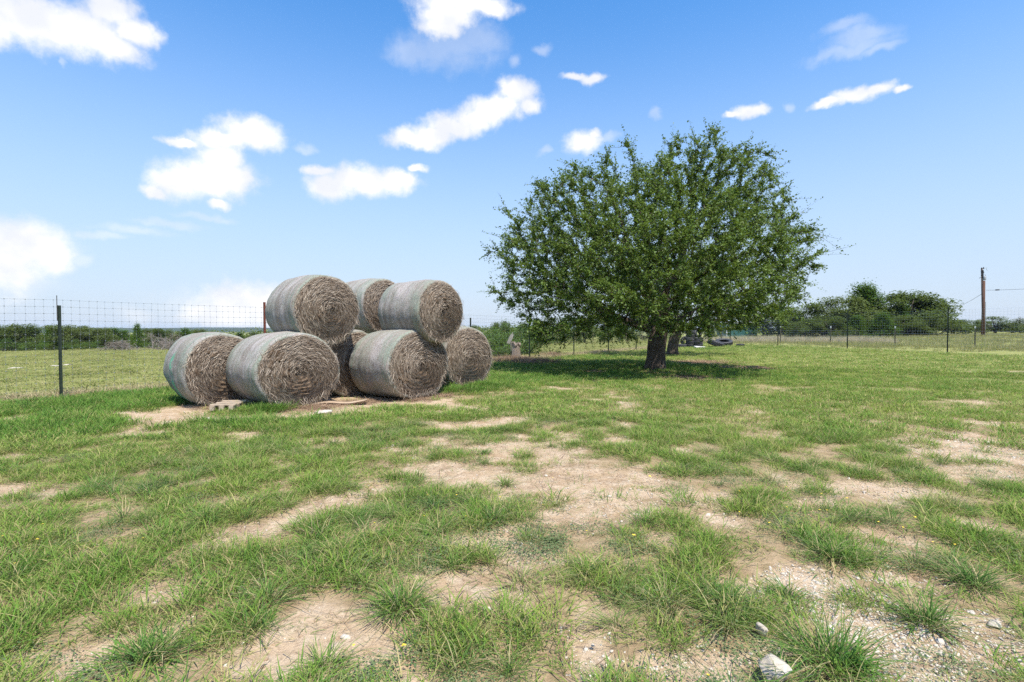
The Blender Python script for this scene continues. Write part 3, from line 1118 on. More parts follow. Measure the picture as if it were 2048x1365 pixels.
    k = r.random(len(x)) < sstep(.25, .6, fbm(x, y, 3, .18)) * .8 + .2
    var = [blades(46, .35, .15, .42, 4, 40, .013, 660 + i, .35, .45, 2) for i in range(4)]
    scatter('tall_dry_grass', var, *fin(x[k], y[k], 38, .5, 1.15), M['field'], 'taller straw-green grass outside the right hand fence', 'grass')
    r = np.random.default_rng(47)
    n = 900
    t = r.random(n)
    x = 19.5 + t * 4 + r.normal(0, 1.0, n) + 9 * t; y = 53 - 8 * t + r.normal(0, 1.2, n)
    var = [blades(40, .25, .4, .85, 2, 28, .012, 680 + i, .3, .8, 2) for i in range(3)]
    k = ~inside_right(x, y)
    scatter('seed_grass', var, *fin(x[k], y[k], 48, .6, 1.1), M['pale_grass'], 'tall pale seeding grass in front of the right hand trees', 'grass')
    # dead brown weeds between the stack and the tree
    r = np.random.default_rng(39)
    X, Y = [], []
    for (px, py, sx, sy, n) in [(1020, 722, 1.3, 1.0, 300), (1075, 727, .9, .9, 200), (1105, 712, .6, .9, 120), (995, 712, .8, 1.0, 140)]:
        a, b = ground_hit(px, py)
        X.append(a + r.normal(0, sx * .5, n)); Y.append(b + r.normal(0, sy * .8, n))
    x, y = np.concatenate(X), np.concatenate(Y)
    var = [blades(34, .14, .12, .42, 5, 60, .008, 700 + i, .3, .35) for i in range(4)]
    scatter('dead_weeds', var, *fin(x, y, 40, .5, 1.1), M['dead_weed'], 'reddish brown dead weeds between the bales and the tree', 'weeds')
    # leaf litter on the bare earth under the tree
    var = []
    for i in range(3):
        v, f, a = forb(60, .3, .05, 720 + i, .012)
        a['tip'] = a['rnd'] * .6 + .4; a['dry'] = np.ones(len(v))
        var.append((v, f, a))
    r = np.random.default_rng(41)
    X, Y = [], []
    for (px, py, sx, sy, n) in [(1480, 737, 1.1, .5, 240), (1400, 726, 1.3, .6, 200), (1385, 757, .9, .5, 140), (1190, 745, .5, .4, 50), (1310, 745, .7, .4, 60)]:
        a, b = ground_hit(px, py)
        X.append(a + r.normal(0, sx * .6, n)); Y.append(b + r.normal(0, sy, n))
    scatter('leaf_litter', var, *fin(np.concatenate(X), np.concatenate(Y), 42, .6, 1.2, .05, .03), M['dead_weed'], 'brown leaf litter on the earth under the tree', 'litter')


grass_all()


# the most prominent tussocks of the foreground, each its own plant
TUSS = [(1665, 1330, .28, .36, 330, 'largest arching grass tussock beside the white rock at the bottom edge'),
        (1850, 1245, .22, .27, 240, 'spreading grass tussock alone on the pale gravel near the right edge'),
        (1452, 1215, .17, .24, 170, 'upright grass tussock just above the tall leaning white stone'),
        (1575, 1195, .14, .20, 150, 'small grass tussock at the upper end of the gravel strip'),
        (805, 1218, .22, .26, 240, 'round grass tussock at the left edge of the central sandy patch'),
        (985, 1045, .17, .22, 170, 'dense grass tussock at the foot of the wide central bare patch'),
        (1010, 968, .12, .2, 130, 'compact round grass tussock standing in the wide central bare patch'),
        (650, 1330, .12, .2, 110, 'thin grass tussock on the lower left sandy patch'),
        (300, 1320, .22, .25, 220, 'broad bright tussock at the lower left bottom edge'),
        (535, 1205, .2, .24, 200, 'bushy grass tussock above the lower left sandy patch'),
        (1660, 1115, .2, .24, 200, 'grass tussock at the end of the green tongue beside the gravel'),
        (1945, 1170, .26, .27, 240, 'wide brownish grass tussock at the right edge of the gravel strip'),
        (1900, 1010, .2, .25, 190, 'tall grass tussock on the sand below the right bare strip'),
        (905, 1130, .13, .2, 130, 'small grass tussock above the central sandy patch'),
        (970, 908, .10, .17, 90, 'small grass tussock at the top left of the wide central bare patch'),
        (1105, 892, .09, .15, 80, 'smallest grass tussock at the top of the wide central bare patch')]
for i, (px, py, R, ln, n, lab) in enumerate(TUSS):
    x, y = ground_hit(px, py)
    v, f, a = blades(n, R * .42, ln * .45, ln, 4, 80, .0052, 800 + i, .7, .2)
    o = mesh_ob('grass_tussock', v, f, M['tussock'], None, False, a)
    o.location = (x, y, gz(x, y) + float(micro(np.array([x]), np.array([y]))[0]) - .005)
    o.rotation_euler = (0, 0, i * 1.3)
    tag(o, lab, 'grass tussock', 'prominent tussocks of the foreground')
x, y = ground_hit(1715, 1345)
r = np.random.default_rng(3)
c = r.normal(0, .045, (260, 3)); c[:, 2] = np.abs(c[:, 2]) * 1.1 + .01
v, f, a = leaf_quads(c, .02 + .015 * r.random(260), r, .3, .35)
a['clump'] = r.random(len(v)) * .3
wp = empty('weed_plant', (x, y, gz(x, y)))
tag(wp, 'small bright green feathery weed beside the largest tussock', 'weed')
M['bright'] = mat_leaf('bright_weed_leaves', (.07, .20, .02), (.10, .25, .03), (.16, .30, .06), .3, .5, .3)
mesh_ob('leaves', v, f, M['bright'], wp, False, a)
mb = MB()
for k in range(9):
    an = k * .7
    mb.tube([(0, 0, -.01), (.04 * math.cos(an), .04 * math.sin(an), .05), (.08 * math.cos(an), .08 * math.sin(an), .085)], [.002, .0016, .0008], 4)
mb.build('stems', M['bright'], wp)


# rocks
def rock(px, py, size, seed, lab, flat=.6, tilt=(0, 0, 0), sink=.34, name='limestone_rock'):
    v, f = pebble_mesh(seed, 3)
    r = np.random.default_rng(seed + 50)
    v = v / np.abs(v).max(0) * np.array(size) * .5
    k = 6 / max(size)
    nn = fbm(v[:, 0] * k + seed, v[:, 1] * k + v[:, 2] * k * 1.7, 3) - .5
    v = v * (1 + .45 * nn)[:, None]
    # a few chipped planes
    for q in range(5):
        d = r.normal(size=3); d /= np.linalg.norm(d)
        s = v @ d
        lim = s.max() * (.62 + .25 * r.random())
        v = v - np.clip(s - lim, 0, None)[:, None] * d
    x, y = ground_hit(px, py)
    o = mesh_ob(name, v, f, M['rock'], None, False)
    o.location = (x, y, gz(x, y) + size[2] * (.5 - sink))
    o.rotation_euler = tilt
    tag(o, lab, 'rock', 'limestone rocks')
    return o


rock(1548, 1360, (.16, .13, .12), 4, 'chunky white limestone rock at the bottom edge left of the largest tussock', tilt=(0, 0, .3), sink=.12)
rock(1522, 1272, (.045, .07, .115), 7, 'pointed white stone standing on edge above the chunky white rock', tilt=(.25, -.35, .5), sink=.2)
rock(650, 826, (.42, .26, .10), 9, 'flat white limestone slab on the dirt below the gap between two bottom bales', tilt=(0, 0, .2))
rock(1062, 1072, (.03, .028, .022), 12, 'small round white stone in the middle of the foreground sand', tilt=(0, 0, .9))
rock(418, 838, (.10, .08, .05), 14, 'small pale stone below the leftmost bale')
rock(459, 858, (.11, .08, .05), 15, 'pale stone in the grass below the wooden pallet end')
rock(1186, 1292, (.028, .022, .02), 17, 'tiny white pebble on the sand near the bottom middle')
rock(1990, 1250, (.09, .07, .04), 21, 'half buried pale stone at the right edge of the gravel')
rock(28, 738, (.9, .5, .12), 23, 'low white stone outcrop in the pasture at the left edge', tilt=(0, 0, .2))
rock(110, 733, (.6, .4, .1), 25, 'flat white stone outcrop in the pasture beside the green fence post')
rock(134, 731, (.6, .4, .1), 27, 'white stone outcrop just behind the green fence post')

# ------------------------------------------------------------------ hay bales
def mat_net():
    b = NB('net_wrap_over_weathered_hay')
    bc = b.attr('wrap').outputs['Vector']
    grn = b.attr('green').outputs['Fac']
    bands = b.noise(b.mapping(bc, (.35, 3.2, 1)), 1.6, 4, .6)
    streak = b.noise(b.mapping(bc, (2.2, 26, 1)), 2.2, 4, .65)
    speck = b.noise(b.mapping(bc, (1, 1, 1)), 48, 3, .7)
    blot = b.noise(bc, 3.5, 5, .6)
    c = b.mix(b.ramp(bands, .36, .66), (.26, .23, .20), (.42, .39, .375))
    c = b.mix(b.ramp(blot, .40, .66, 0, .45), c, (.25, .285, .225))
    c = b.mix(b.math('MULTIPLY', grn, b.ramp(b.noise(b.mapping(bc, (.8, 5, 1)), 2.4, 4, .6), .40, .60)), c, (.235, .28, .225))
    c = b.mix(b.ramp(streak, .48, .72, 0, .75), c, (.22, .165, .125))
    c = b.mix(b.ramp(speck, .48, .68, 0, .8), c, (.16, .13, .105))
    c = b.mix(b.ramp(speck, .30, .42, .5, 0), c, (.60, .60, .57))
    vv = b.attr('vivid').outputs['Fac']
    c = b.mix(b.math('MULTIPLY', vv, b.ramp(blot, .45, .6)), c, (.13, .42, .26))
    h = b.math('ADD', b.math('MULTIPLY', speck, .6), b.math('MULTIPLY', streak, .8))
    return b.done(b.principled(c, .62, b.bump(h, .9, .025), spec=.1))


def mat_hay():
    b = NB('rolled_hay_end')
    pc = b.attr('polar').outputs['Vector']
    st = b.noise(b.mapping(pc, (3.0, 34, 1)), 1.6, 5, .68, .5)
    st2 = b.noise(b.mapping(pc, (9, 80, 1)), 1.5, 4, .7, .3)
    blot = b.noise(b.coord('Object'), 3.2, 4, .6)
    c = b.mix(b.ramp(st, .34, .66), (.060, .038, .023), (.28, .20, .135))
    c = b.mix(b.ramp(st2, .5, .75, 0, .6), c, (.42, .33, .245))
    c = b.mix(b.ramp(blot, .5, .72, 0, .35), c, (.12, .07, .042))
    h = b.math('ADD', st, b.math('MULTIPLY', st2, .5))
    return b.done(b.principled(c, .9, b.bump(h, 1.0, .05), spec=.15))


def mat_straw():
    b = NB('loose_hay_strands')
    rn = b.attr('rnd').outputs['Fac']
    c = b.mix(b.ramp(rn, 0, .55), (.095, .066, .046), (.265, .203, .150))
    c = b.mix(b.ramp(rn, .55, 1), c, (.49, .415, .33))
    return b.done(b.principled(c, .75, spec=.25))


M['net'], M['hay'], M['straw'] = mat_net(), mat_hay(), mat_straw()


def straw_strip(p, t, nrm, ln, w, r, bend):
    """n curved thin strands: centre p, direction t, surface normal nrm"""
    n = len(p)
    s = np.array([-.5, -.17, .17, .5])
    b = np.cross(nrm, t)
    pts = p[:, None] + t[:, None] * (ln[:, None] * s)[..., None] + b[:, None] * (bend[:, None] * (s ** 2 - .08) * ln[:, None])[..., None]
    pts = pts + nrm[:, None] * ((r.random(n)[:, None] * .02 + r.normal(0, .25, n)[:, None] * ln[:, None] * s * .35))[..., None]
    wd = w[:, None] * np.array([.5, 1, 1, .4])
    A = pts - b[:, None] * wd[..., None] / 2 + nrm[:, None] * .0
    B = pts + b[:, None] * wd[..., None] / 2 + nrm[:, None] * wd[..., None] * .5
    v = np.concatenate([A, B], 1).reshape(-1, 3)
    i = np.arange(n) * 8
    f = np.stack([np.stack([i + k, i + 4 + k, i + 5 + k, i + 1 + k], -1) for k in range(3)], 1).reshape(-1, 4)
    return v, f, {'rnd': np.repeat(r.random(n), 8)}


def bale(pos, yaw, a, b, L, seed, label, ctr, flat=0.0, vivid=0.0, spin=0.0, messy=1.0, green=1.0, sunk=0.0):
    r = np.random.default_rng(seed)
    root = empty('hay_bale', (pos[0], pos[1], 0), yaw)
    tag(root, label, 'hay bale', 'round hay bales in the stack')
    zc = pos[2]

    def shape(th, y):
        """outline radius factors -> x, z at angle th (0 = right, pi/2 = up)"""
        k = 1 + (fbm(th * 1.3 + seed * 3.1, y * .9 + 5, 3) - .5) * .11 + (fbm(th * 6 + seed, y * 5, 2) - .5) * .016
        bul = 1 + .03 * np.sin(np.clip(y / L, 0, 1) * math.pi)
        x = a * np.cos(th) * k * bul
        z = b * np.sin(th) * k * bul
        if flat:
            lo = -b * (1 - flat)
            z = np.where(z < lo, lo + (z - lo) * .25, z)
            x = np.where(z < lo * .75, x * (1 + .05 * flat * 4), x)
        return x, z
    n = 120
    th = np.linspace(0, 2 * math.pi, n + 1) - math.pi / 2
    # wrap: in from the front edge, along the barrel, in at the back edge
    ys = np.concatenate([[.03, .004, .0, .012, .04, .09], np.linspace(.16, L - .16, 26), [L - .09, L - .04, L - .01, L, L - .01]])
    ins = np.concatenate([[.875, .905, .945, .972, .988, .997], np.ones(26), [.997, .985, .965, .93, .88]])
    TH, Y = np.meshgrid(th, ys)
    rag = 1 - .035 * (fbm(th * 9 + seed, th * 0 + 2, 3))[None] * (np.arange(len(ys)) == 0)[:, None]
    x, z = shape(TH, Y)
    x, z = x * ins[:, None] * rag, z * ins[:, None] * rag
    ring = (fbm(Y * 9 + seed, TH * .6, 3) - .5) * .025 * np.clip(np.minimum(Y, L - Y) / .12, 0, 1)
    x, z = x * (1 + ring), z * (1 + ring)
    v = np.stack([x, Y, z + zc], -1).reshape(-1, 3)
    m = n + 1
    i = np.arange(len(ys) - 1)[:, None] * m
    j = np.arange(n)[None]
    f = np.stack([i + j, i + j + 1, i + m + j + 1, i + m + j], -1).reshape(-1, 4)
    wrap = np.stack([TH * (a + b) / 2, Y, np.full_like(Y, seed * 7.7)], -1).reshape(-1, 3)
    endg = np.exp(-((Y - .1) / .16) ** 2) + np.exp(-((Y - L + .12) / .16) ** 2) + .45 * sstep(.45, .62, fbm(Y * 2.4 + seed, TH * .5, 2))
    viv = vivid * np.exp(-((Y - L * .55) / .17) ** 2) * sstep(.42, .62, fbm(TH * 2 + 9, Y * 3, 2))
    mesh_ob('net_wrap', v, f, M['net'], root, True, {'wrap': wrap, 'green': np.clip(endg * green, 0, 1).ravel(), 'vivid': viv.ravel()})
    # hay ends: rolled layers in relief, dished and off-centre in the middle
    for face, side in (('hay_end', 1), ('hay_end', -1)):
        nr = 46
        rr = np.linspace(0, .945, nr) ** .9
        RR, TT = np.meshgrid(rr, th)
        RR, TT = RR.T, TT.T
        x, z = shape(TT, np.full_like(TT, .02 if side > 0 else L - .02))
        c0 = (1 - RR / .945) ** 1.3
        X = x * RR + ctr[0] * a * c0
        Z = z * RR + ctr[1] * b * c0
        turns = 9
        lay = RR * turns + TT / (2 * math.pi) * side + (fbm(X * 4 + seed, Z * 4, 3) - .5) * 1.0
        rid = np.abs((lay % 1) - .5) * 2
        rel = (rid - .5) * .028 + (fbm(X * 16 + seed, Z * 16, 3) - .5) * .055 * messy + (fbm(X * 3.3, Z * 3.3 + seed, 2) - .5) * .10
        dep = .025 + .07 * np.exp(-(RR / .16) ** 2) - .05 * np.sin(np.clip(RR / .945, 0, 1) * math.pi) - rel
        dep = dep * (1 - sstep(.86, .945, RR)) + .03 * sstep(.86, .945, RR)
        Yc = dep if side > 0 else L - dep
        v = np.stack([X, Yc, Z + zc], -1).reshape(-1, 3)
        i = np.arange(nr - 1)[:, None] * m
        f = np.stack([i + j, i + m + j, i + m + j + 1, i + j + 1], -1).reshape(-1, 4)
        if side > 0:
            f = f[:, ::-1].copy()
        pol = np.stack([TT * (RR * .75 + .12), RR * .75 + (TT / (2 * math.pi)) * .06, np.full_like(RR, seed * 3.3)], -1).reshape(-1, 3)
        hay = mesh_ob(face, v, f, M['hay'], root, True, {'polar': pol})
        if side < 0:
            continue
        # real strands laid along the layers
        ns = 5600
        q = np.sqrt(r.random(ns)) * .93
        tt = r.random(ns) * 2 * math.pi
        x, z = shape(tt, np.full(ns, .02))
        c0 = (1 - q / .945) ** 1.3
        px, pz = x * q + ctr[0] * a * c0, z * q + ctr[1] * b * c0
        ang = tt + math.pi / 2 + r.normal(0, .24, ns) + .12
        tx, tz = np.cos(ang) * a, np.sin(ang) * b
        tl = np.hypot(tx, tz)
        t = np.stack([tx / tl, r.normal(0, .12, ns), tz / tl], -1)
        t /= np.linalg.norm(t, axis=1)[:, None]
        yy = -.03 * np.sin(q / .945 * math.pi) - (fbm(px * 16 + seed, pz * 16, 3) - .5) * .0 + .012 - .03 * r.random(ns)
        p = np.stack([px, yy, pz + zc], -1)
        ln = np.clip(r.gamma(4, .035, ns), .05, .38) * np.clip(q * 1.6 + .25, .3, 1)
        w = .003 + .0055 * r.random(ns) ** 2
        nrm = np.tile(np.array([0., -1., 0.]), (ns, 1))
        bend = np.where(q > .15, ln / np.maximum(q * a, .12), 1.0) * -1.0
        v1, f1, a1 = straw_strip(p, t, nrm, ln, w, r, np.clip(bend, -2, 2))
        # wisps hanging out at the foot and the rim
        nh = int(260 * messy)
        tt = -math.pi / 2 + r.normal(0, 1.0, nh)
        qq = .80 + .17 * r.random(nh)
        x, z = shape(tt, np.full(nh, .02))
        p = np.stack([x * qq, -.02 - .05 * r.random(nh), z * qq + zc], -1)
        t = np.stack([r.normal(.1, .5, nh), -np.abs(r.normal(.25, .3, nh)), -.4 - r.random(nh)], -1)
        t /= np.linalg.norm(t, axis=1)[:, None]
        nn = np.cross(t, r.normal(size=(nh, 3))); nn /= np.linalg.norm(nn, axis=1)[:, None]
        v2, f2, a2 = straw_strip(p, t, nn, .08 + .2 * r.random(nh), .003 + .004 * r.random(nh), r, r.normal(0, .8, nh))
        v2[:, 2] = np.maximum(v2[:, 2], .01 if zc < 1.2 else zc - b - .1)
        st = mesh_ob('loose_strands', np.concatenate([v1, v2]), np.concatenate([f1, f2 + len(v1)]), M['straw'], hay, False, {'rnd': np.concatenate([a1['rnd'], a2['rnd']])})
        st['kind'] = 'stuff'
    return root


bale((-5.98, 10.62, .75), .84, .77, .77, 1.28, 1, 'bottom row bale farthest left, half hidden behind its neighbour, with vivid green streaks', (.05, .0), .08, .9, messy=1.5)
bale((-4.30, 10.40, .74), .90, .925, .765, 1.38, 2, 'large sagging bottom bale second from the left, above the white slab', (.0, -.03), .10, messy=1.4)
bale((-3.72, 12.20, .77), .86, .80, .80, 1.3, 3, 'bottom bale mostly hidden in the gap between the two large front bales', (.0, .0), .06, messy=1.0)
bale((-2.11, 11.70, .765), .93, .97, .795, 1.38, 4, 'front bottom bale under the upper right bale, with a smooth grey barrel', (.02, .0), .09)
bale((-1.17, 13.85, .84), .72, .83, .835, 1.35, 5, 'bottom bale farthest right, nearest the tree, seen almost end on', (.05, -.10), .06)
bale((-3.95, 11.02, 1.99), .85, .785, .765, 1.34, 6, 'upper bale on the left of the top row, beside the rusty post', (.06, .02), .04, messy=.8)
bale((-3.42, 13.75, 2.21), .94, .76, .755, 1.3, 7, 'upper bale set back in the middle between the two other top bales', (.0, .0), .04, messy=.9)
bale((-1.64, 12.02, 2.0), .935, .765, .755, 1.42, 8, 'upper right bale with a broad pale barrel and a tight spiral end', (.03, .02), .04, messy=.8)

# pallet end and board under the stack
x, y = ground_hit(457, 822)
pl = empty('wooden_pallet', (x - .05, y - .08, gz(x, y) + .02), .12)
tag(pl, 'bleached wooden pallet end sticking out under the two leftmost bales', 'pallet')
for k in range(3):
    MB().box((-.17 + .17 * k, .25, .055), (.075, .7, .085)).build('bearer', M['pallet'], pl)
for k in range(3):
    MB().box((0, .0 + .26 * k, .11), (.46, .10, .02)).build('deck_board', M['pallet'], pl)
MB().box((0, .02, .006), (.46, .10, .018)).build('base_board', M['pallet'], pl)
x, y = ground_hit(690, 808)
mb = MB()
n = 10
vs, fs = [], []
for i in range(n + 1):
    s = i / n
    for jx, zz in ((-.10, 0), (.12, .0), (.12, .02), (-.10, .02)):
        vs.append((-.55 + 1.1 * s, jx + .04 * math.sin(s * 5), zz + .05 * s * s + .02 * math.sin(s * 7)))
for i in range(n):
    for k in range(4):
        fs.append((i * 4 + k, i * 4 + (k + 1) % 4, i * 4 + 4 + (k + 1) % 4, i * 4 + 4 + k))
fs += [(0, 1, 2, 3), (n * 4 + 3, n * 4 + 2, n * 4 + 1, n * 4)]
o = mesh_ob('dirt_board', vs, fs, M['board'], None, True)
o.location = (x - .1, y - .02, gz(x, y) + .01)
o.rotation_euler = (0, 0, .22)
tag(o, 'dusty warped brown board lying in the dirt between the two large front bales', 'board')

# ------------------------------------------------------------------ the big tree and the one behind it (grown branch by branch)
def grow(attr, starts, step=.32, infl=2.6, kill=.55, iters=130, bias=(0, 0, .04)):
    nodes = [np.array(p, float) for p in starts]
    par = [i - 1 for i in range(len(nodes))]
    alive = np.ones(len(attr), bool)
    bias = np.array(bias)
    for it in range(iters):
        kd = kdtree.KDTree(len(nodes))
        for i, p in enumerate(nodes):
            if i >= len(starts) - 1:
                kd.insert(p, i)
        kd.balance()
        pull = {}
        for ai in np.nonzero(alive)[0]:
            co, i, d = kd.find(attr[ai])
            if d < kill:
                alive[ai] = False
            elif d < infl:
                v = attr[ai] - nodes[i]
                pull.setdefault(i, []).append(v / np.linalg.norm(v))
        if not pull:
            if infl > 8:
                break
            infl *= 1.4
            continue
        for i, vs in pull.items():
            d = np.mean(vs, 0) + bias + rng.normal(0, .12, 3)
            d /= np.linalg.norm(d) + 1e-9
            nodes.append(nodes[i] + d * step)
            par.append(i)
        if len(nodes) > 9000:
            break
    return np.array(nodes), np.array(par)


def radii(nodes, par, tip=.011, p=2.35):
    acc = np.zeros(len(nodes))
    has = np.zeros(len(nodes), bool)
    for i in range(len(nodes) - 1, 0, -1):
        if not has[i]:
            acc[i] = tip ** p
        acc[par[i]] += acc[i]
        has[par[i]] = True
    acc[0] = max(acc[0], tip ** p)
    return acc ** (1 / p), has


def chains(nodes, par, rad):
    kids = [[] for _ in nodes]
    for i in range(1, len(nodes)):
        kids[par[i]].append(i)
    out = []
    stack = [(0, None)]
    while stack:
        i, frm = stack.pop()
        ch = [frm] if frm is not None else []
        while True:
            ch.append(i)
            if not kids[i]:
                break
            ks = sorted(kids[i], key=lambda k: -rad[k])
            for k in ks[1:]:
                stack.append((k, i))
            i = ks[0]
        out.append(ch)
    return out


def branch_meshes(nodes, par, rad, root, bark, thick=.055, flare=None):
    tb, lb = MB(), MB()
    for ch in chains(nodes, par, rad):
        pts = [nodes[i] for i in ch]
        rs = [rad[i] for i in ch]
        if len(ch) > 1 and rs[0] > rs[1] * 1.6:
            rs[0] = rs[1] * 1.15
        if len(pts) < 2:
            continue
        big = max(rs[1:]) > thick
        if flare and ch[0] == 0:
            rs = [q * (1 + flare * math.exp(-(p[2] - nodes[0][2]) / .25)) for q, p in zip(rs, pts)]
        n = 14 if max(rs) > .2 else (7 if big else 4)
        (tb if big else lb).tube(pts, rs, n, True)
    t = tb.build('trunk', bark, root, True)
    l = lb.build('limbs', bark, root, True)
    return t, l


def roughen(o, amp):
    me = o.data
    v = np.empty(len(me.vertices) * 3, np.float32)
    me.vertices.foreach_get('co', v)
    v = v.reshape(-1, 3)
    nrm = np.empty(len(me.vertices) * 3, np.float32)
    me.vertices.foreach_get('normal', nrm)
    nrm = nrm.reshape(-1, 3)
    k = fbm(v[:, 0] * 6 + v[:, 1] * 5, v[:, 2] * 2.2, 3) - .5
    v = v + nrm * (k * amp)[:, None]
    me.vertices.foreach_set('co', v.ravel())
    me.update()


def sprigs(nodes, par, rad, has, r, n_per, ln, leaf, per_sprig, maxr=.032, centre=None, droop=.15):
    """leaves set along short twigs that leave the thin branches"""
    idx = np.nonzero(rad < maxr)[0]
    base = np.repeat(idx, n_per)
    tips = np.nonzero(~has)[0]
    base = np.concatenate([base, np.repeat(tips, 3)])
    n = len(base)
    pdir = nodes[base] - nodes[np.maximum(par[base], 0)]
    pdir /= np.linalg.norm(pdir, axis=1)[:, None] + 1e-9
    out = nodes[base] - centre
    out /= np.linalg.norm(out, axis=1)[:, None] + 1e-9
    d = pdir * .8 + out * .35 + r.normal(0, .55, (n, 3)) + np.array([0, 0, .05])
    d /= np.linalg.norm(d, axis=1)[:, None]
    L = ln * (.35 + np.minimum(r.gamma(2.2, .38, n), 2.4))
    L[len(idx) * n_per:] *= 1.0 + .6 * r.random(n - len(idx) * n_per)
    clump = r.random(n)
    s = (np.arange(per_sprig) + r.random((n, per_sprig))) / per_sprig
    P = nodes[base][:, None] + d[:, None] * (L[:, None] * s)[..., None]
    P[..., 2] -= droop * (L[:, None] * s) ** 2
    P = P + r.normal(0, .032, P.shape)
    c = P.reshape(-1, 3)
    sz = leaf * (.6 + .7 * r.random(len(c)))
    v, f, a = leaf_quads(c, sz, r, .25, .52)
    a['clump'] = np.repeat(np.repeat(clump, per_sprig), 4)
    # the twigs themselves
    m = n
    e0, e1 = nodes[base], nodes[base] + d * L[:, None]
    e1[:, 2] -= droop * L ** 2
    side = np.cross(d, r.normal(size=(m, 3)))
    side /= np.linalg.norm(side, axis=1)[:, None] + 1e-9
    w = .0055
    tv = np.stack([e0 - side * w, e0 + side * w, e1 + side * w * .4, e1 - side * w * .4], 1).reshape(-1, 3)
    tf = np.arange(4 * m).reshape(-1, 4)
    return v, f, a, tv, tf


def in_blobs(pts, blobs):
    ok = np.zeros(len(pts), bool)
    for (cx, cy_, cz, rx, ry, rz) in blobs:
        ok |= (((pts[:, 0] - cx) / rx) ** 2 + ((pts[:, 1] - cy_) / ry) ** 2 + ((pts[:, 2] - cz) / rz) ** 2) < 1
    return ok


def big_tree(name, base, blobs, n_attr, starts, seed, label, trunk_r, n_per, per_sprig, leaf, lo, hi, kill=.5, sp_len=.36):
    global rng
    rng = np.random.default_rng(seed)
    r = np.random.default_rng(seed + 1)
    root = empty(name, (base[0], base[1], base[2]))
    tag(root, label, 'tree')
    P = r.uniform(lo, hi, (n_attr * 14, 3))
    P = P[in_blobs(P, blobs)]
    # hollow out the inside a little: foliage sits towards the outside
    c = np.array([0, 0, 3.2])
    q = np.linalg.norm((P - c) / np.array([6.0, 5.4, 5.6]), axis=1)
    P = P[r.random(len(P)) < np.clip(q * 1.5, .2, 1)][:n_attr]
    if n_attr > 2000:
        # shoots that reach out past the rest of the crown
        c0 = np.array([0, 0, 2.6])
        S = []
        for k in range(64):
            d = r.normal(size=3)
            d[2] = abs(d[2]) * .9 - .12
            d /= np.linalg.norm(d)
            t = 3.0
            while in_blobs((c0 + d * t)[None], blobs)[0]:
                t += .15
            for q in np.arange(t - .5, t + .1 + (.35 if d[0] > .45 else .8) * r.random() ** 1.6, .22):
                S.append(c0 + d * q + np.array([0, 0, .12 * (q - t)]) + r.normal(0, .05, 3))
        P = np.concatenate([P, np.array(S)])
    nodes, par = grow(P, starts, .30, 2.6, kill)
    rad, has = radii(nodes, par)
    rad = np.minimum(rad * trunk_r / rad[0], np.maximum(rad, trunk_r * .95)) if rad[0] > trunk_r else rad * np.where(rad > .05, trunk_r / rad[0], 1)
    t, l = branch_meshes(nodes, par, rad, root, M['bark'], .055, .45)
    roughen(t, .09)
    v, f, a, tv, tf = sprigs(nodes, par, rad, has, r, n_per, sp_len, leaf, per_sprig, centre=np.array([0, 0, 2.0]))
    cr = mesh_ob('crown', v, f, M['oak'], root, False, a)
    mesh_ob('twigs', tv, tf, M['bark'], root)
    return root, len(nodes), len(f)


bx, by = ground_hit(1310, 741)
TREE_BLOBS = [(-.2, 0, 4.1, 5.2, 5.2, 3.0), (-3.6, .3, 4.6, 2.5, 3.2, 2.3), (-4.6, -.4, 3.0, 1.6, 2.2, 1.2), (-3.4, -1, 2.3, 1.6, 2.4, 1.1), (-3.0, .2, 6.4, 1.9, 2.6, 1.5),
              (-.6, -.3, 6.4, 2.4, 3.0, 1.6), (1.6, 0, 6.9, 2.0, 2.6, 2.1), (3.4, .3, 6.2, 1.6, 2.4, 1.9), (3.8, -.2, 4.4, 1.7, 3.0, 1.8),
              (4.3, 0, 3.2, 1.05, 1.8, 1.1), (4.0, .4, 2.75, 1.6, 2.4, .7), (4.3, 0, 6.4, .8, .8, .55), (1.2, -3.4, 3.0, 2.2, 1.8, 1.6), (-1.4, -3.4, 3.0, 2.2, 1.8, 1.6),
              (0.6, .1, 8.6, .5, .6, .75), (1.9, 0, 8.6, .5, .6, .8), (4.0, 0, 8.0, .6, .6, .8), (-4.3, -1.6, 1.6, .8, 1.2, .6), (-2.4, -2.4, 1.9, 1.7, 1.6, .8), (.7, -3.1, 2.0, 1.6, 1.4, .8), (2.7, -2.0, 2.15, 1.4, 1.5, .7), (-3.8, -.6, 1.7, 1.4, 1.6, .75)]
TREE_BLOBS = [(a, b, c, d * .95, e * .95, f * .93) for (a, b, c, d, e, f) in TREE_BLOBS]
big_tree('shade_tree', (bx, by, gz(bx, by) - .08), TREE_BLOBS, 4200,
         [(0, 0, 0), (.02, 0, .3), (.05, .02, .6), (.06, .02, .9), (.1, .05, 1.2), (.16, .06, 1.5)], 21,
         'large spreading broadleaf tree with a forked dark trunk standing on the lawn',   .34, 7, 18, .088, (-6.8, -5.6, 1.0), (6.8, 5.6, 9.6))
bx2, by2 = ground_hit(1345, 711)
big_tree('shade_tree', (bx2, by2, gz(bx2, by2) - .08), [(0, 0, 3.6, 3.6, 3.4, 2.2), (1.8, 0, 4.4, 2.2, 2.4, 2.0), (-1.8, 0, 4.4, 2.2, 2.4, 2.0), (2.8, -.4, 2.8, 1.8, 2.0, 1.1)], 1300,
         [(0, 0, 0), (0, 0, .35), (.03, 0, .7), (.1, 0, 1.0), (.22, 0, 1.35)], 33,
         'smaller tree behind the large one, showing only its trunk beside the tyres',   .30, 6, 11, .12, (-4.6, -4, 1.4), (5, 4, 6.8), .6, .42)


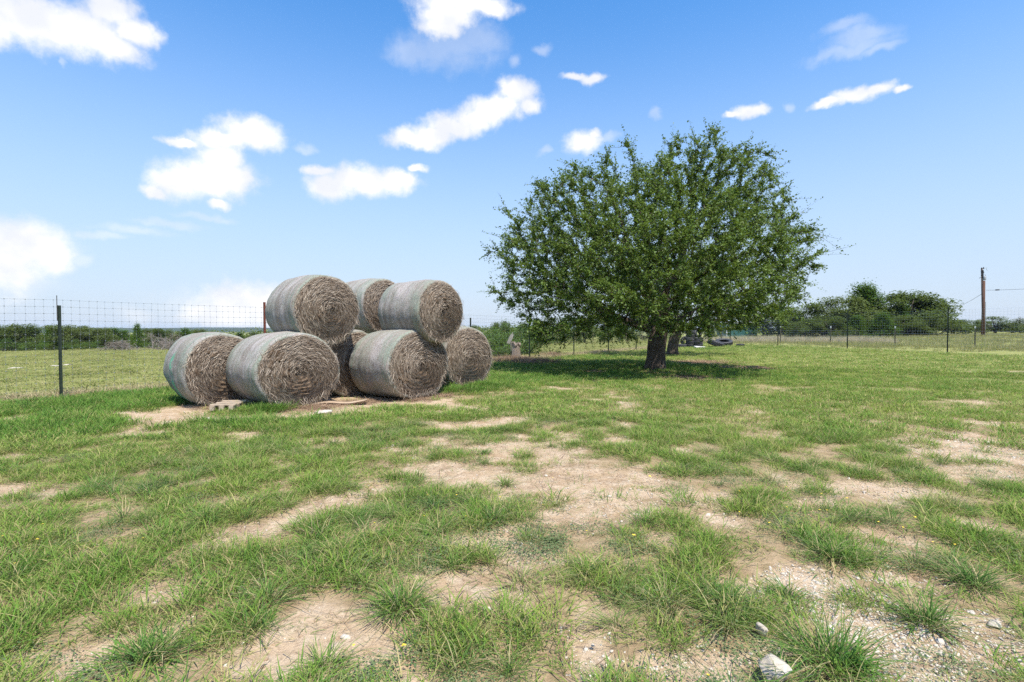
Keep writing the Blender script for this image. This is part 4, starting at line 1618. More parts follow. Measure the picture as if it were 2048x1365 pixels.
# ------------------------------------------------------------------ background trees
def tree_proto(seed, kind):
    """returns crown and wood meshes for a tree about 1 unit wide-scaled in metres"""
    r = np.random.default_rng(seed)
    wood = MB()
    if kind == 'oak':
        H, Wd = 6.0, 3.9
        cl = []
        for k in range(40):
            an, e = r.random() * 6.283, r.random()
            rad = Wd * (.3 + .7 * r.random())
            z = .45 + (H - 1.1) * e
            rad *= math.sqrt(max(.15, 1 - ((e - .22) / .86) ** 2))
            cl.append((rad * math.cos(an), rad * math.sin(an), z, .7 + .5 * r.random()))
        for (x, y, z, s) in cl:
            wood.tube([(0, 0, .9), (x * .4, y * .4, z * .55 + .3), (x, y, z)], [.10, .06, .02], 5)
        wood.tube([(0, 0, -.2), (.05, .03, .6), (0, 0, 1.4)], [.24, .19, .14], 8)
        P = []
        for (x, y, z, s) in cl:
            n = 240
            q = r.normal(size=(n, 3)); q /= np.linalg.norm(q, axis=1)[:, None]
            q *= (r.random(n) ** .45)[:, None]
            P.append(np.array([x, y, z]) + q * np.array([1.1, 1.1, .95]) * s)
        P = np.concatenate(P)
        size, mat = .215, 'oak_far'
        ids = np.repeat(np.arange(len(cl)), 240)
    elif kind == 'juniper':
        H, Wd = 5.0, 1.9
        P, ids = [], []
        wood.tube([(0, 0, -.2), (.03, 0, 2), (0, 0, 4.2)], [.16, .10, .03], 7)
        for k in range(60):
            e = (k + r.random()) / 60
            z = .25 + (H - .4) * e
            rad = Wd * (1 - e) ** .75 * (.55 + .6 * r.random()) + .12
            an = r.random() * 6.283
            wood.tube([(0, 0, z * .9), (rad * math.cos(an), rad * math.sin(an), z + .25)], [.03, .01], 4)
            n = 130
            q = r.normal(size=(n, 3)) * np.array([.26, .26, .34])
            t = r.random(n)[:, None] * .6 + .4
            P.append(np.array([rad * math.cos(an), rad * math.sin(an), z + .2]) * np.concatenate([t, t, np.ones_like(t)], 1) + q)
            ids += [k] * n
        P = np.concatenate(P); ids = np.array(ids)
        size, mat = .15, 'juniper'
    elif kind == 'bush':
        H, Wd = 2.3, 1.4
        P, ids = [], []
        for k in range(24):
            an = r.random() * 6.283
            rad = Wd * r.random() ** .6
            z = .25 + (H - .5) * r.random() * math.sqrt(max(.1, 1 - (rad / Wd) ** 2 * .7))
            wood.tube([(rad * .15 * math.cos(an), rad * .15 * math.sin(an), -.1), (rad * math.cos(an), rad * math.sin(an), z + .15)], [.02, .006], 4)
            n = 150
            P.append(np.array([rad * math.cos(an), rad * math.sin(an), z]) + r.normal(size=(n, 3)) * np.array([.24, .24, .2]))
            ids += [k] * n
        P = np.concatenate(P); ids = np.array(ids)
        P[:, 2] = np.maximum(P[:, 2], .03)
        size, mat = .095, 'bush'
    else:            # leafless grey tree
        P = None
        tips = []
        stack = [((0, 0, -.1), (0, 0, 1), 1.3, .14, 0)]
        while stack:
            p, d, L, rd, lv = stack.pop()
            d = np.array(d) + r.normal(0, .12, 3)
            d /= np.linalg.norm(d)
            e = np.array(p) + d * L
            wood.tube([p, tuple((np.array(p) + e) / 2 + r.normal(0, .05, 3)), tuple(e)], [rd, rd * .8, rd * .6], 4, False)
            if lv < 5:
                for k in range(3 if lv < 4 else 2):
                    nd = d + r.normal(0, .62, 3) + np.array([0, 0, .08])
                    stack.append((tuple(e), tuple(nd / np.linalg.norm(nd)), L * (.62 + .2 * r.random()), rd * .58, lv + 1))
        n = 0
        size, mat = .1, 'grey_twig'
    wm = wood.build('trunk', M['deadwood'] if kind == 'bare' else M['bark_far'], None, True)
    cm = None
    if P is not None:
        n = len(P)
        v, f, a = leaf_quads(P, size * (.6 + .8 * r.random(n)), r, .35, .6)
        cv = r.random(ids.max() + 1)
        a['clump'] = np.repeat(cv[ids], 4)
        cm = mesh_ob('crown', v, f, M[mat])
    return wm, cm


PROTO = {}
USED = set()
for kd_, seeds in (('oak', (51, 52, 53, 54)), ('juniper', (61, 62, 63)), ('bush', (71, 72, 73)), ('bare', (81, 82))):
    PROTO[kd_] = [tree_proto(s, kd_) for s in seeds]
BASE_H = {'oak': 6.2, 'juniper': 5.3, 'bush': 2.45, 'bare': 4.6}
NAMES = {'oak': 'oak_tree', 'juniper': 'juniper_tree', 'bush': 'shrub', 'bare': 'bare_tree'}
tree_n = 0


def put_tree(kind, px, Y, top_py, wide, label, group, sink=0.0, variant=None):
    """stand a tree at picture column px, Y metres away, its top reaching row top_py"""
    global tree_n
    tree_n += 1
    x = (px - CX) / F_PX * Y
    z0 = gz(x, Y) - sink
    ztop = at(px, top_py, Y)[2]
    s = max(.15, (ztop - z0) / BASE_H[kind])
    k = tree_n % len(PROTO[kind]) if variant is None else variant
    root = empty(NAMES[kind], (x, Y, z0), tree_n * 2.39996)
    root.scale = (s * wide, s * wide, s)
    tag(root, label, 'shrub' if kind == 'bush' else 'tree', group)
    for ob in PROTO[kind][k]:
        if ob is None:
            continue
        if (kind, k, ob.name) not in USED:
            USED.add((kind, k, ob.name))
            c = ob
        else:
            c = ob.copy()
            COL.objects.link(c)
        c.parent = root
    return root


GL = 'tree line beyond the left pasture'
left = [(-30, 92, 648, 'oak', 1.0), (8, 90, 648, 'oak', 1.0), (45, 92, 647, 'oak', 1.05), (80, 95, 651, 'oak', .95), (104, 90, 655, 'juniper', 1.1), (128, 88, 650, 'oak', 1.0),
        (155, 90, 649, 'oak', 1.05), (182, 92, 652, 'oak', .95), (206, 90, 656, 'oak', .9), (226, 98, 659, 'juniper', 1.5), (246, 100, 663, 'juniper', 1.7),
        (275, 88, 651, 'juniper', .75), (298, 94, 658, 'oak', .8), (322, 92, 657, 'oak', .8), (346, 95, 659, 'oak', .8), (372, 96, 660, 'juniper', 1.4), (398, 100, 659, 'oak', .9),
        (425, 104, 665, 'juniper', 1.5), (452, 110, 668, 'oak', .9), (480, 112, 667, 'juniper', 1.5), (508, 112, 665, 'oak', .9), (535, 112, 664, 'oak', .9), (560, 112, 662, 'juniper', 1.4)]
WL = ['round crowned oak', 'dense green oak', 'broad oak', 'low oak', 'dark narrow juniper', 'shaggy oak', 'tall full oak', 'leaning oak', 'smaller oak', 'wide low juniper',
      'spreading low juniper', 'pointed dark juniper taller than its neighbours', 'thin grey-green oak', 'sparse oak', 'low thin oak', 'low rounded juniper', 'bright green oak',
      'squat juniper', 'small far oak', 'broad low juniper', 'far rounded oak', 'far green oak', 'low far juniper']
WHERE = ['at the left picture edge', 'next to the left picture edge', 'left of the green fence post', 'just left of the green fence post', 'right behind the green fence post', 'just right of the green fence post',
         'midway along the left tree line', 'left of the brush pile', 'behind the left end of the brush pile', 'behind the brush pile', 'behind the right end of the brush pile', 'right of the brush pile',
         'left of the bare grey trees', 'behind the bare grey trees', 'right of the bare grey trees', 'above the leftmost bale barrel', 'above the leftmost bale', 'left of the rusty post, under the hills',
         'beyond the leftmost bale', 'above the second bale', 'left beside the rusty post', 'right beside the rusty post', 'behind the upper left bale']
for (px, Y, ty, kd_, wd), a, b in zip(left, WL, WHERE):
    put_tree(kd_, px, Y, ty - 2, wd * 1.3, a + ' ' + b, GL)
for (px, Y, ty, lab) in [(305, 86, 655, 'leafless grey tree right of the pointed juniper'), (340, 87, 653, 'leafless grey tree with the tallest bare twigs in the left tree line'), (322, 84, 668, 'low leafless grey tree between two taller bare ones'),
                         (362, 86, 660, 'leafless grey tree nearest the leftmost bale')]:
    put_tree('bare', px, Y, ty, 1.1, lab, GL)
for i, (px, Y, ty) in enumerate([(15, 86, 676), (60, 86, 680), (100, 86, 678), (150, 85, 679), (190, 86, 678), (300, 87, 680), (345, 87, 682), (375, 90, 680)]):
    put_tree('bush', px, Y, ty, 1.4, ['dark low shrub under the leftmost oaks', 'shadowed shrub below the broad left oak', 'shrub at the foot of the juniper behind the green post', 'shrub under the oaks right of the green post',
                                      'shrub left of the brush pile', 'grey-green shrub below the sparse oak', 'shrub under the bare grey trees', 'shrub beside the leftmost bale barrel'][i], 'shrubs under the left tree line')
GM = 'trees beyond the fence behind the big tree'
mid = [(905, 62, 648, 'oak', .8), (950, 60, 650, 'oak', .8), (1000, 58, 640, 'oak', .9), (1045, 60, 642, 'oak', .9), (1090, 62, 634, 'oak', .9), (1130, 66, 636, 'juniper', 1.4), (1170, 66, 630, 'oak', .9),
       (1215, 68, 636, 'juniper', 1.3), (1255, 68, 632, 'oak', .9), (1300, 72, 634, 'oak', .9), (1345, 74, 640, 'juniper', 1.2), (1385, 76, 645, 'juniper', 1.1), (1420, 74, 640, 'oak', .7)]
ML = ['oak hidden behind the rightmost bale', 'low oak over the rightmost bale', 'oak behind the shrubs near the stump', 'oak behind the stump', 'oak seen left of the hanging branches', 'juniper behind the hanging branches',
      'oak behind the left part of the lawn tree', 'juniper left of the lawn tree trunk', 'oak just left of the lawn tree trunk', 'oak behind the lawn tree trunk', 'juniper behind the small trunk', 'bright juniper behind the tyre stack', 'grey-green oak left of the teal shed']
for (px, Y, ty, kd_, wd), a in zip(mid, ML):
    put_tree(kd_, px, Y, ty, wd, a, GM)
GR = 'trees beyond the right hand fence'
right = [(1525, 78, 628, 'juniper', 1.3), (1560, 76, 616, 'oak', 1.0), (1600, 74, 610, 'oak', .95), (1645, 72, 604, 'oak', 1.0), (1690, 72, 590, 'oak', 1.0), (1725, 74, 570, 'juniper', 1.1), (1740, 73, 574, 'juniper', 1.0),
         (1775, 72, 584, 'oak', 1.0), (1815, 71, 580, 'oak', 1.0), (1850, 72, 588, 'oak', .85), (1715, 66, 632, 'juniper', 1.5), (1765, 65, 628, 'juniper', 1.6), (1810, 66, 630, 'oak', 1.1), (1850, 66, 630, 'oak', .9), (1660, 66, 630, 'oak', 1.0),
         (1610, 68, 636, 'oak', 1.0), (1800, 70, 610, 'juniper', 1.3),
         (1905, 110, 642, 'oak', 1.4), (1940, 112, 638, 'oak', 1.4), (1990, 100, 632, 'oak', 1.0), (2025, 110, 646, 'oak', 1.2), (2070, 105, 645, 'oak', 1.2)]
RL = ['low juniper right of the teal shed', 'oak at the left end of the right hand thicket', 'grey-green oak left in the right hand thicket', 'oak rising left of the thicket top', 'tall oak left of the thicket top', 'pointed juniper at the very top of the thicket',
      'second pointed juniper beside the thicket top', 'broad oak in the middle of the thicket', 'open crowned oak right of the thicket top', 'sparse oak at the right end of the thicket', 'bright green juniper in front of the thicket',
      'widest bright juniper low in the thicket', 'low oak at the right foot of the thicket', 'grey oak behind the tall green fence post', 'low grey oak at the front left of the thicket', 'low oak at the far left foot of the thicket', 'dark juniper inside the right part of the thicket',
      'far low oak right of the tall green post', 'far oak left of the utility poles', 'round far oak just right of the utility poles', 'low far oak near the right edge', 'far oak at the right edge']
for (px, Y, ty, kd_, wd), a in zip(right, RL):
    put_tree(kd_, px, Y, ty, wd * (1.5 if kd_ == 'oak' else 1.25) * (1.5 if Y > 95 else 1), a, GR)
put_tree('bare', 2040, 98, 620, 1.0, 'leafless grey tree at the right picture edge', GR)
GB = 'shrubs along the fence beside the bales'
for (px, Y, ty, wd), a in zip([(985, 31, 652, 1.2), (1008, 33, 643, 1.1), (1030, 34, 640, 1.0), (1050, 35, 648, 1.2), (962, 32, 668, 1.1), (1012, 28.6, 686, 1.5)],
                              ['dark shrub right beside the rightmost bale', 'tall shrub behind the pale slab', 'tallest shrub behind the wooden stump', 'leafy shrub right of the wooden stump', 'low shrub peeking behind the rightmost bale', 'small leafy shrub at the foot of the pale slab']):
    put_tree('bush', px, Y, ty, wd * 1.35, a, GB)
for kd_, lst in PROTO.items():
    for pr in lst:
        for ob in pr:
            if ob is not None and ob.parent is None:
                bpy.data.objects.remove(ob)


# distant woods on the slope below the pasture: one mass
def woods():
    r = np.random.default_rng(90)
    n = 800
    Y = np.exp(r.uniform(math.log(135), math.log(900), n))
    az = np.radians(r.uniform(-56, 12, n))
    x, y = Y * np.tan(az), Y
    ok = (left_of_fence(x, y) > 60)
    x, y = x[ok], y[ok]
    z = ground_z(x, y)
    P, cl = [], []
    for i in range(len(x)):
        m = 150 if y[i] < 260 else (70 if y[i] < 450 else 30)
        q = r.normal(size=(m, 3))
        q = q / np.linalg.norm(q, axis=1)[:, None] * (r.random(m) ** .4)[:, None] * np.array([4.2, 4.2, 2.3]) * (.75 + .5 * r.random())
        P.append(np.array([x[i], y[i], z[i] + 2.2]) + q)
        cl += [r.random()] * m
    P = np.concatenate(P)
    v, f, a = leaf_quads(P, (.35 + .35 * r.random(len(P))) * (.6 + P[:, 1] / 260), r, .45, .9)
    a['clump'] = np.repeat(np.array(cl), 4)
    o = mesh_ob('distant_woods', v, f, M['oak_far'], None, False, a)
    tag(o, 'distant dark green woods sloping down below the hills', 'woods', kind='stuff')


woods()


# brush piles and the stump
def brush(px, py, w, h, n, seed, lab):
    r = np.random.default_rng(seed)
    x, y = ground_hit(px, py)
    mb = MB()
    for k in range(n):
        c = np.array([r.normal(0, w * .3), r.normal(0, w * .15), 0])
        hh = h * math.exp(-(c[0] / (w * .42)) ** 2) * r.random()
        c[2] = hh
        d = np.array([r.normal(), r.normal() * .6, r.normal() * .45]); d /= np.linalg.norm(d)
        L = .5 + 1.3 * r.random()
        a_, b_ = c - d * L / 2, c + d * L / 2
        a_[2], b_[2] = max(a_[2], 0), max(b_[2], 0)
        mid_ = (a_ + b_) / 2 + r.normal(0, .08, 3)
        rd = .015 + .035 * r.random() ** 2
        mb.tube([a_, mid_, b_], [rd, rd * .8, rd * .4], 4)
    o = mb.build('brush_pile', M['deadwood'], None)
    o.location = (x, y, gz(x, y))
    tag(o, lab, 'brush pile')


brush(240, 702, 4.0, 1.4, 260, 5, 'grey heap of dead branches under the left tree line')
brush(325, 700, 3.4, 1.8, 160, 6, 'tangle of dead grey branches below the bare trees')
brush(345, 701, 3.2, 1.1, 120, 7, 'low heap of dead wood at the pasture edge near the leftmost bale')
x, y = ground_hit(1032, 718)
st = empty('tree_stump', (x, y, gz(x, y) - .02))
tag(st, 'tall weathered grey wooden stump among dry weeds left of the big tree', 'stump')
n, mr = 22, 12
vs, fs = [], []
r = np.random.default_rng(8)
prof = 1 + r.normal(0, .06, n)
topz = .88 + r.normal(0, .05, n)
for i in range(mr):
    s = i / (mr - 1)
    for k in range(n):
        a_ = 2 * math.pi * k / n
        rad = .22 * prof[k] * (1.18 - .28 * s + (.26 * sstep(.82, .93, s)))
        vs.append((rad * math.cos(a_) + .02 * s, rad * math.sin(a_), topz[k] * s))
for i in range(mr - 1):
    for k in range(n):
        fs.append((i * n + k, i * n + (k + 1) % n, (i + 1) * n + (k + 1) % n, (i + 1) * n + k))
vs.append((.02, 0, .84))
for k in range(n):
    fs.append(((mr - 1) * n + k, (mr - 1) * n + (k + 1) % n, len(vs) - 1))
mesh_ob('stump_body', vs, fs, M['stump'], st, False)
p = at(1022, 674, 28.0)
mb = MB()
vs = [(-.10, -.02, -.40), (.06, -.02, -.40), (.12, -.02, .0), (.09, -.02, .16), (.05, -.02, .12), (.02, -.02, .28), (-.03, -.02, .14), (-.08, -.02, .02)]
nv = len(vs)
mb.add(vs + [(q[0], .03, q[2]) for q in vs], [tuple(range(nv)), tuple(range(2 * nv - 1, nv - 1, -1))] + [(k, k + nv, (k + 1) % nv + nv, (k + 1) % nv) for k in range(nv)])
o = mb.build('wood_slab', M['bleached'], None)
o.location = p
o.rotation_euler = (.1, .35, .2)
tag(o, 'pale bleached jagged slab standing among the shrubs above the stump', 'slab')
mb = MB().tube([(p[0] + .02, p[1] + .04, gz(p[0], p[1]) - .1), (p[0] - .02, p[1] + .06, p[2] + .1)], .035, 6)
o = mb.build('slab_stake', M['deadwood'], o)
o.matrix_parent_inverse = Matrix.LocRotScale(Vector(p), Matrix.Rotation(.2, 3, 'Z') @ Matrix.Rotation(.35, 3, 'Y') @ Matrix.Rotation(.1, 3, 'X'), None).inverted()

# ------------------------------------------------------------------ fences
def t_post(parent, x, y, h, mat, lean=(0, 0), tip=None, studs=True, top_rod=0.0, rz=0.0, size=1.0):
    z = gz(x, y)
    g = empty('fence_post', (x, y, z), rz)
    mb = MB()
    w, d, t = .048 * size, .044 * size, .006 * size
    H = h - (.16 if tip else 0)
    mb.box((0, 0, H / 2 - .15), (w, t, H + .3))
    mb.box((0, d / 2 + .001, H / 2 - .151), (t, d, H + .298))
    if studs:
        k = .12
        while k < H - .05:
            mb.box((0, -.006, k), (.010, .008, .022))
            k += .054 if size <= 1 else .11
    o = mb.build('post', mat, parent)
    o.location = (x, y, z)
    o.rotation_euler = (lean[1], lean[0], rz)
    if tip:
        tb = MB().box((0, 0, .08), (w, t, .16)).box((0, d / 2 + .001, .0795), (t, d, .159))
        q = tb.build('painted_tip', tip, o)
        q.location = (0, 0, H)
    if top_rod:
        q = MB().tube([(0, -.014, H - .35), (0, -.014, H + top_rod)], .008, 6).build('extension_rod', M['rebar'], o)
    bpy.data.objects.remove(g)
    return o


def wire_run(parent, pts, heights, name, rad, sag=.0, wob=0.0, seed=0):
    """horizontal wires following the ground between the points"""
    r = np.random.default_rng(seed)
    for h in heights:
        mb = MB()
        P = []
        for i in range(len(pts) - 1):
            (x0, y0), (x1, y1) = pts[i], pts[i + 1]
            n = 8
            for k in range(n + (i == len(pts) - 2)):
                s = k / n
                x, y = x0 + (x1 - x0) * s, y0 + (y1 - y0) * s
                zz = (1 - s) * gz(x0, y0) + s * gz(x1, y1) + h - sag * 4 * s * (1 - s) + r.normal(0, wob)
                P.append((x, y, zz))
        mb.tube(P, rad, 3, False)
        mb.build(name, M['wire'], parent)


def mesh_fence(pts, h, rows, label, posts, stay, rad, knots=None, skip=None):
    root = empty('wire_fence', (pts[0][0], pts[0][1], 0))
    tag(root, label, 'fence')
    inv = Matrix.Translation((-pts[0][0], -pts[0][1], 0))
    hs = np.linspace(.06, h, rows)
    wire_run(root, pts, hs, 'line_wire', rad, .012, .002)
    sv, kb = MB(), MB()
    tot = 0
    for i in range(len(pts) - 1):
        (x0, y0), (x1, y1) = pts[i], pts[i + 1]
        L = math.hypot(x1 - x0, y1 - y0)
        n = int(L / stay)
        for k in range(n):
            s = (k + .5) / n
            x, y = x0 + (x1 - x0) * s, y0 + (y1 - y0) * s
            zb = (1 - s) * gz(x0, y0) + s * gz(x1, y1) - .012 * 4 * s * (1 - s)
            lean = .012 * math.sin(k * 1.7 + i)
            sv.tube([(x, y, zb + hs[0]), (x + lean, y, zb + hs[-1])], rad, 3, False)
            if knots and i < knots:
                for hh in hs:
                    q = (hh - hs[0]) / (hs[-1] - hs[0])
                    kb.box((x + lean * q, y, zb + hh), (.016, .016, .014))
    o = sv.build('stay_wires', M['wire'], root)
    o['kind'] = 'stuff'
    if kb.v:
        o = kb.build('wire_knots', M['wire'], root)
        o['kind'] = 'stuff'
    for p in posts:
        t_post(root, **p)
    for ch in root.children:
        ch.matrix_parent_inverse = inv
    return root


# left deer fence, running away from the camera behind the stack to the far corner
lp = [tuple(FP + FD * (4.72 * k)) for k in range(-2, 11)]
posts = []
for k, (x, y) in enumerate(lp):
    i = k - 2
    if i < -1:
        continue
    if i == 0:
        posts.append(dict(x=x, y=y, h=2.10, mat=M['post_green'], lean=(.012, 0), top_rod=.22, rz=-.94, size=1.25))
    elif i == 1:
        posts.append(dict(x=x, y=y, h=2.38, mat=M['post_rust'], rz=-.94, size=1.35))
    else:
        posts.append(dict(x=x, y=y, h=2.1, mat=M['post_green'], rz=-.94, size=1.25))
corner = (18.2, 50.6)
pts = [p for p in lp if p[1] < 50] + [corner]
mesh_fence(pts, 2.22, 15, 'tall galvanised mesh fence running from the left edge behind the bales', posts, .1524, .0017, knots=6)
# right deer fence from the corner towards the camera on the right
rp = [corner, (19.55, 45.8), (20.8, 40.0), (22.3, 34.0), (23.85, 28.0), (25.4, 22.0), (27.0, 16.0)]
mesh_fence(rp, 2.35, 15, 'tall mesh fence with dark steel posts along the right side of the lawn',
           [dict(x=x, y=y, h=2.5, mat=M['post_green'], rz=1.3, size=1.15, studs=False) for (x, y) in rp[:-1]], .1524, .0017)
# older low fence behind it with white tipped posts
op = [(17.4, 54.0), (20.4, 49.8), (23.9, 45.5), (26.3, 42.2), (29.0, 38.7), (31.7, 35.0), (34.5, 31.2), (37.2, 27.5)]
mesh_fence(op, 1.15, 7, 'low stock fence with white tipped posts beyond the right hand mesh fence',
           [dict(x=x, y=y, h=1.5, mat=M['post_tan'], tip=M['post_white'], rz=.9, size=1.6, studs=False) for (x, y) in op], .305, .0021)
# far stock fence seen under the tree
fp = [at(px, 690, 58)[:2] for px in range(1000, 1480, 40)]
mesh_fence([(float(a), float(b) + i * 1.0) for i, (a, b) in enumerate(fp)], 1.2, 6, 'far low stock fence across the field behind the big tree',
           [dict(x=float(a), y=float(b) + i * 1.0, h=1.4, mat=M['post_tan'], rz=.2, size=1.6, studs=False) for i, (a, b) in enumerate(fp)], .6, .003)


# ------------------------------------------------------------------ tyres
def tyre_profile(R, W, hole):
    p = [(hole, -.30 * W), (hole + .02, -.42 * W), (hole + (R - hole) * .5, -.52 * W), (R * .93, -.47 * W), (R * .985, -.38 * W), (R, -.18 * W), (R, .18 * W),
         (R * .985, .38 * W), (R * .93, .47 * W), (hole + (R - hole) * .5, .52 * W), (hole + .02, .42 * W), (hole, .30 * W), (hole + .03, .22 * W),
         (R * .90, .34 * W), (R * .93, 0), (R * .90, -.34 * W), (hole + .03, -.22 * W)]
    return p


def tyre(loc, R, W, hole, rot, label, mat, big=False, group='old tyres by the far fence'):
    root = empty('old_tyre', loc)
    root.rotation_euler = rot
    tag(root, label, 'tyre', group)
    n = 36
    mb = MB().lathe(tyre_profile(R, W, hole), n)
    mb.build('casing', mat, root, True)
    tb = MB()
    k = 24 if big else 30
    for i in range(k):
        a = 2 * math.pi * i / k
        for s in (-1, 1):
            a2 = a + s * math.pi / k / 2
            m = Matrix.Rotation(a2, 3, 'Z') @ Matrix.Rotation(s * .55, 3, 'X')
            h = .035 if big else .014
            tb.box((R * 1.004 * math.cos(a2), R * 1.004 * math.sin(a2), s * W * .2), (h * 2, 2 * math.pi * R / k * .42, W * .40), m)
    tb.build('tread', mat, root)
    return root


def gpos(px, Y, lift=0.0):
    x = (px - CX) / F_PX * Y
    return (x, Y, gz(x, Y) + lift)


TY = 42.0
W_ = .27
T1, T2 = M['rubber'], M['rubber_grey']
tyre(gpos(1364, TY, .14), .37, W_, .19, (.0, .05, 0), 'dusty blue-grey tyre lying alone at the left of the tyre pile', T2)
for k, (m, dx, lab) in enumerate([(T1, 0, 'lowest tyre of the middle stack'), (T1, .03, 'second tyre from the bottom of the middle stack'), (T2, -.02, 'brownish dusty third tyre of the middle stack'),
                                  (T1, .04, 'fourth tyre of the middle stack'), (T2, -.05, 'pale topmost tyre of the middle stack under the branches')]):
    q = gpos(1381, TY, .14 + k * .275)
    tyre((q[0] + dx, q[1], q[2]), .37, W_, .19, (0, .03 * (k % 3 - 1), k), lab, m)
for k, (m, dx, lab) in enumerate([(T1, 0, 'lowest tyre of the right stack'), (T1, -.04, 'second tyre of the right stack'), (T2, .02, 'shiny grey third tyre of the right stack')]):
    q = gpos(1396, TY - .2, .14 + k * .275)
    tyre((q[0] + dx, q[1], q[2]), .37, W_, .19, (0, .04 * (k % 2), k * 2), lab, m)
q = gpos(1395, TY - .1, .14 + 2 * .275 + .14 + .33)
tyre(q, .36, W_, .19, (1.25, .2, .3), 'black tyre standing on edge on top of the right stack', T1)
q = gpos(1400, TY + .4, .36)
tyre(q, .37, W_, .19, (1.35, 0, .9), 'black tyre leaning on edge behind the right stack', T1)
q = gpos(1372, TY + .7, .5)
tyre(q, .42, W_, .2, (1.2, 0, -.3), 'dark tyre on edge behind the middle stack', T1)
q = gpos(1432, 41.5, .27)
tyre(q, .62, .40, .36, (.12, .32, 0), 'large tractor tyre lying tilted with grass growing inside', T1, True)
q = gpos(1448, 43.2, .27)
tyre(q, .66, .40, .38, (.20, -.18, .5), 'large tractor tyre behind the tilted one', T1, True)
q = gpos(1481, 41.5, .09)
tyre(q, .31, .2, .17, (0, 0, 0), 'single flat tyre lying alone in the grass right of the tractor tyres', T1)
q = gpos(1399, 40.8, 0)
o = MB().tube([(0, 0, -.05), (.10, .05, .7), (.22, .12, 1.25)], [.035, .03, .03], 8).tube([(.04, .02, .3), (.22, .02, .75)], .02, 6).build('leaning_bar', M['black'])
o.location = q
tag(o, 'thin dark metal bar leaning against the right tyre stack', 'bar')
r = np.random.default_rng(4)
vs = [(-.4, -.25, 0), (.35, -.3, 0), (.42, .2, 0), (-.1, .3, 0), (-.45, .1, 0)]
mb = MB().add([(a, b, -.05) for a, b, _ in vs] + [(a * .96, b * .96, .09 + .02 * i) for i, (a, b, _) in enumerate(vs)], [(4, 3, 2, 1, 0), (5, 6, 7, 8, 9)] + [(k, (k + 1) % 5, (k + 1) % 5 + 5, k + 5) for k in range(5)])
o = mb.build('concrete_slab', M['concrete'])
o.location = gpos(1400, 40.2, 0)
tag(o, 'broken pale concrete slab on the ground in front of the tyre pile', 'slab')

# ------------------------------------------------------------------ teal shed
sx0, sx1 = at(1454, 670, 80)[0], at(1514, 670, 80)[0]
sw, sd, sh = sx1 - sx0, 4.0, 2.35
scx = (sx0 + sx1) / 2
sh_root = empty('metal_shed', (scx, 82, gz(scx, 82)))
tag(sh_root, 'low teal sheet metal shed with a white roof beyond the fence', 'shed')
npan = 8
for k in range(npan):
    pw = sw / npan
    x0 = -sw / 2 + pw * (k + .5)
    mb = MB().box((x0, -sd / 2, sh / 2), (pw - .01, .03, sh))
    for q in range(3):
        mb.box((x0 - pw / 2 + pw * (q + .5) / 3, -sd / 2 - .03, sh / 2), (.05, .03, sh - .02))
    mb.build('wall_panel', M['shed_wall'], sh_root)
MB().box((0, sd / 2, sh / 2), (sw, .04, sh)).build('back_wall', M['shed_wall'], sh_root)
for s in (-1, 1):
    MB().box((s * (sw / 2 + .02), 0, sh / 2), (.04, sd, sh)).build('side_wall', M['shed_wall'], sh_root)
MB().box((-sw / 2 - .05, -sd / 2 - .05, sh / 2), (.10, .08, sh)).build('corner_trim', M['shed_roof'], sh_root)
mb = MB()
rz = Matrix.Rotation(math.radians(5), 3, 'X')
mb.box((0, -.1, sh + .16), (sw + .5, sd + .8, .06), rz)
for k in range(14):
    mb.box((-sw / 2 + (k + .5) * sw / 14, -.1, sh + .205), (.05, sd + .78, .04), rz)
mb.build('roof', M['shed_roof'], sh_root)
MB().box((0, -sd / 2 - .42, sh - .04), (sw + .5, .03, .22)).build('fascia', M['shed_roof'], sh_root)

# ------------------------------------------------------------------ utility poles and lines
UY = 61.0
pb = at(1965.5, 674, UY)
zb = gz(pb[0], UY)
zt1 = at(1965, 562, UY)[2]
zt2 = at(1969, 536, UY)[2]
up = empty('utility_pole', (pb[0], UY, zb))
tag(up, 'dark brown cut off utility pole, the left one of the leaning pair', 'utility pole')
MB().tube([(0, 0, -.5), (0, 0, (zt1 - zb) * .5), (.0, 0, zt1 - zb)], [.18, .155, .13], 14).build('shaft', M['pole'], up, True)
MB().tube([(.19, -.12, .8), (.12, -.15, (zt1 - zb) * .62)], .028, 6).build('conduit', M['grey_metal'], up)
MB().box((-.22, -.05, 4.4), (.06, .08, .14)).build('bracket', M['black'], up)
up2 = empty('utility_pole', (at(1973.5, 674, UY)[0], UY + .35, zb))
tag(up2, 'taller grey-brown utility pole with fittings at its top, leaning against the dark one', 'utility pole')
dx = at(1969, 536, UY)[0] - at(1973.5, 674, UY)[0]
H2 = zt2 - zb
MB().tube([(0, 0, -.5), (dx * .5, 0, H2 * .5), (dx, 0, H2)], [.165, .135, .09], 14).build('shaft', M['pole_light'], up2, True)
mb = MB()
for k, (ox, oz) in enumerate([(-.10, -.15), (.12, -.1), (-.13, -.5), (.13, -.62), (-.1, -.95)]):
    mb2 = MB().lathe([(.001, 0), (.05, .0), (.075, .05), (.04, .08), (.07, .13), (.035, .16), (.05, .2), (.001, .22)], 10)
    o = mb2.build('insulator', M['black'], up2, True)
    o.location = (dx + ox, -.1, H2 + oz)
MB().box((dx, -.14, H2 - .72), (.12, .10, .95)).build('cutout_bracket', M['black'], up2)
o = MB().lathe([(.001, 0), (.14, .0), (.15, .03), (.15, .42), (.12, .46), (.001, .47)], 14).build('transformer_can', M['grey_metal'], up2, True)
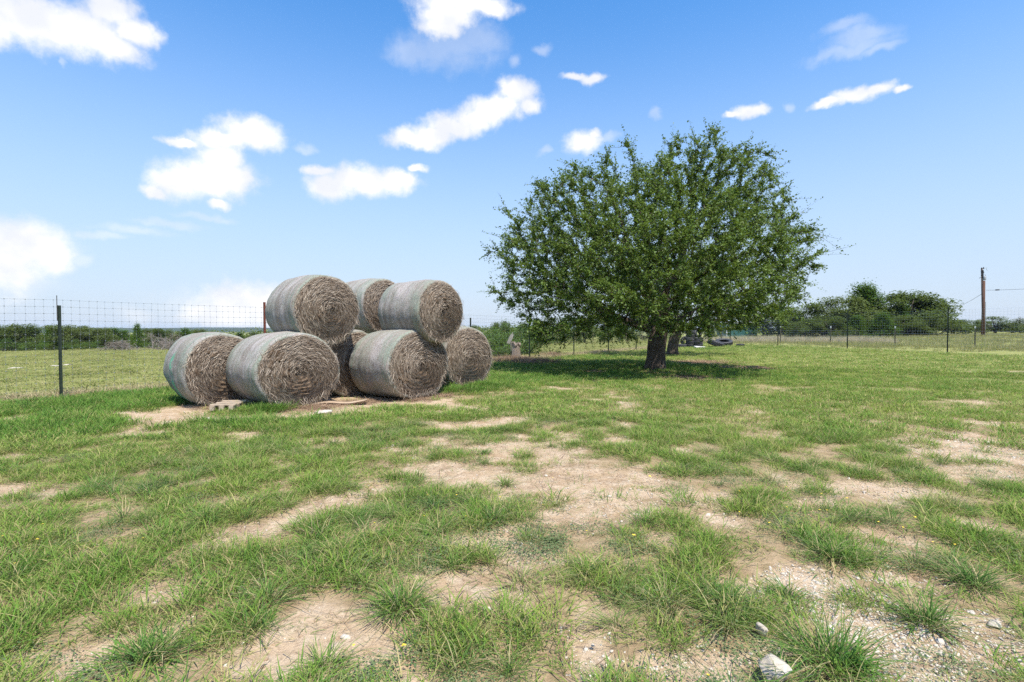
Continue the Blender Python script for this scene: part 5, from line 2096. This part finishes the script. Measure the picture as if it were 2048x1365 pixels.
o.location = (dx + .16, -.22, H2 - 1.45)
for s, oz in ((-1, -1.15), (1, -.85), (1, -1.2)):
    MB().tube([(dx, -.1, H2 + oz), (dx + s * .33, -.12, H2 + oz + .04), (dx + s * .36, -.12, H2 + oz - .1)], .02, 5).build('arm_bracket', M['black'], up2)
# hook shaped jumper loop beside the top
P = [(dx + .1, -.1, H2 - .1)] + [(dx + .62 + .16 * math.cos(t), -.1, H2 - .12 + .2 * math.sin(t)) for t in np.linspace(2.0, 5.6, 9)]
MB().tube(P, .014, 5).build('jumper_loop', M['grey_metal'], up2, True)


def line(name, a, b, sag, rad, lab, sleeve=None):
    a, b = Vector(a), Vector(b)
    P = [a.lerp(b, s) - Vector((0, 0, sag * 4 * s * (1 - s))) for s in np.linspace(0, 1, 14)]
    root = empty(name, tuple(a))
    tag(root, lab, 'cable')
    o = MB().tube([p - a for p in P], rad, 5, False).build('wire', M['black'], root)
    if sleeve:
        p, q = a.lerp(b, sleeve[0]) - a, a.lerp(b, sleeve[1]) - a
        for v in (p, q):
            v.z -= sag * .3
        MB().tube([p, p.lerp(q, .1), p.lerp(q, .9), q], [.03, .07, .07, .03], 8).build('sleeve', M['black'], root, True)


line('power_line', at(1972, 581, UY), at(2110, 575, 57), .05, .016, 'taut service cable from the poles to the right picture edge with a black sleeve', (.14, .21))
line('power_line', at(1964, 588, UY), at(1890, 622, 120), .4, .02, 'thin cable sloping down from the poles to the left behind the thicket')

# ------------------------------------------------------------------ haze
hz = MB()
hz.box((0, 2480, -4), (11800, 5400, 64))
b = NB('thin_air')
vol = b.N.new('ShaderNodeVolumePrincipled')
vol.inputs['Color'].default_value = (.70, .85, 1.0, 1)
vol.inputs['Density'].default_value = 0.00008
vol.inputs['Anisotropy'].default_value = .1
out = b.N.new('ShaderNodeOutputMaterial')
b.L.new(vol.outputs[0], out.inputs['Volume'])
HAZE = True
if HAZE:
    o = hz.build('haze', b.m)
    tag(o, 'thin blue summer haze over the far hills', 'haze', kind='stuff')
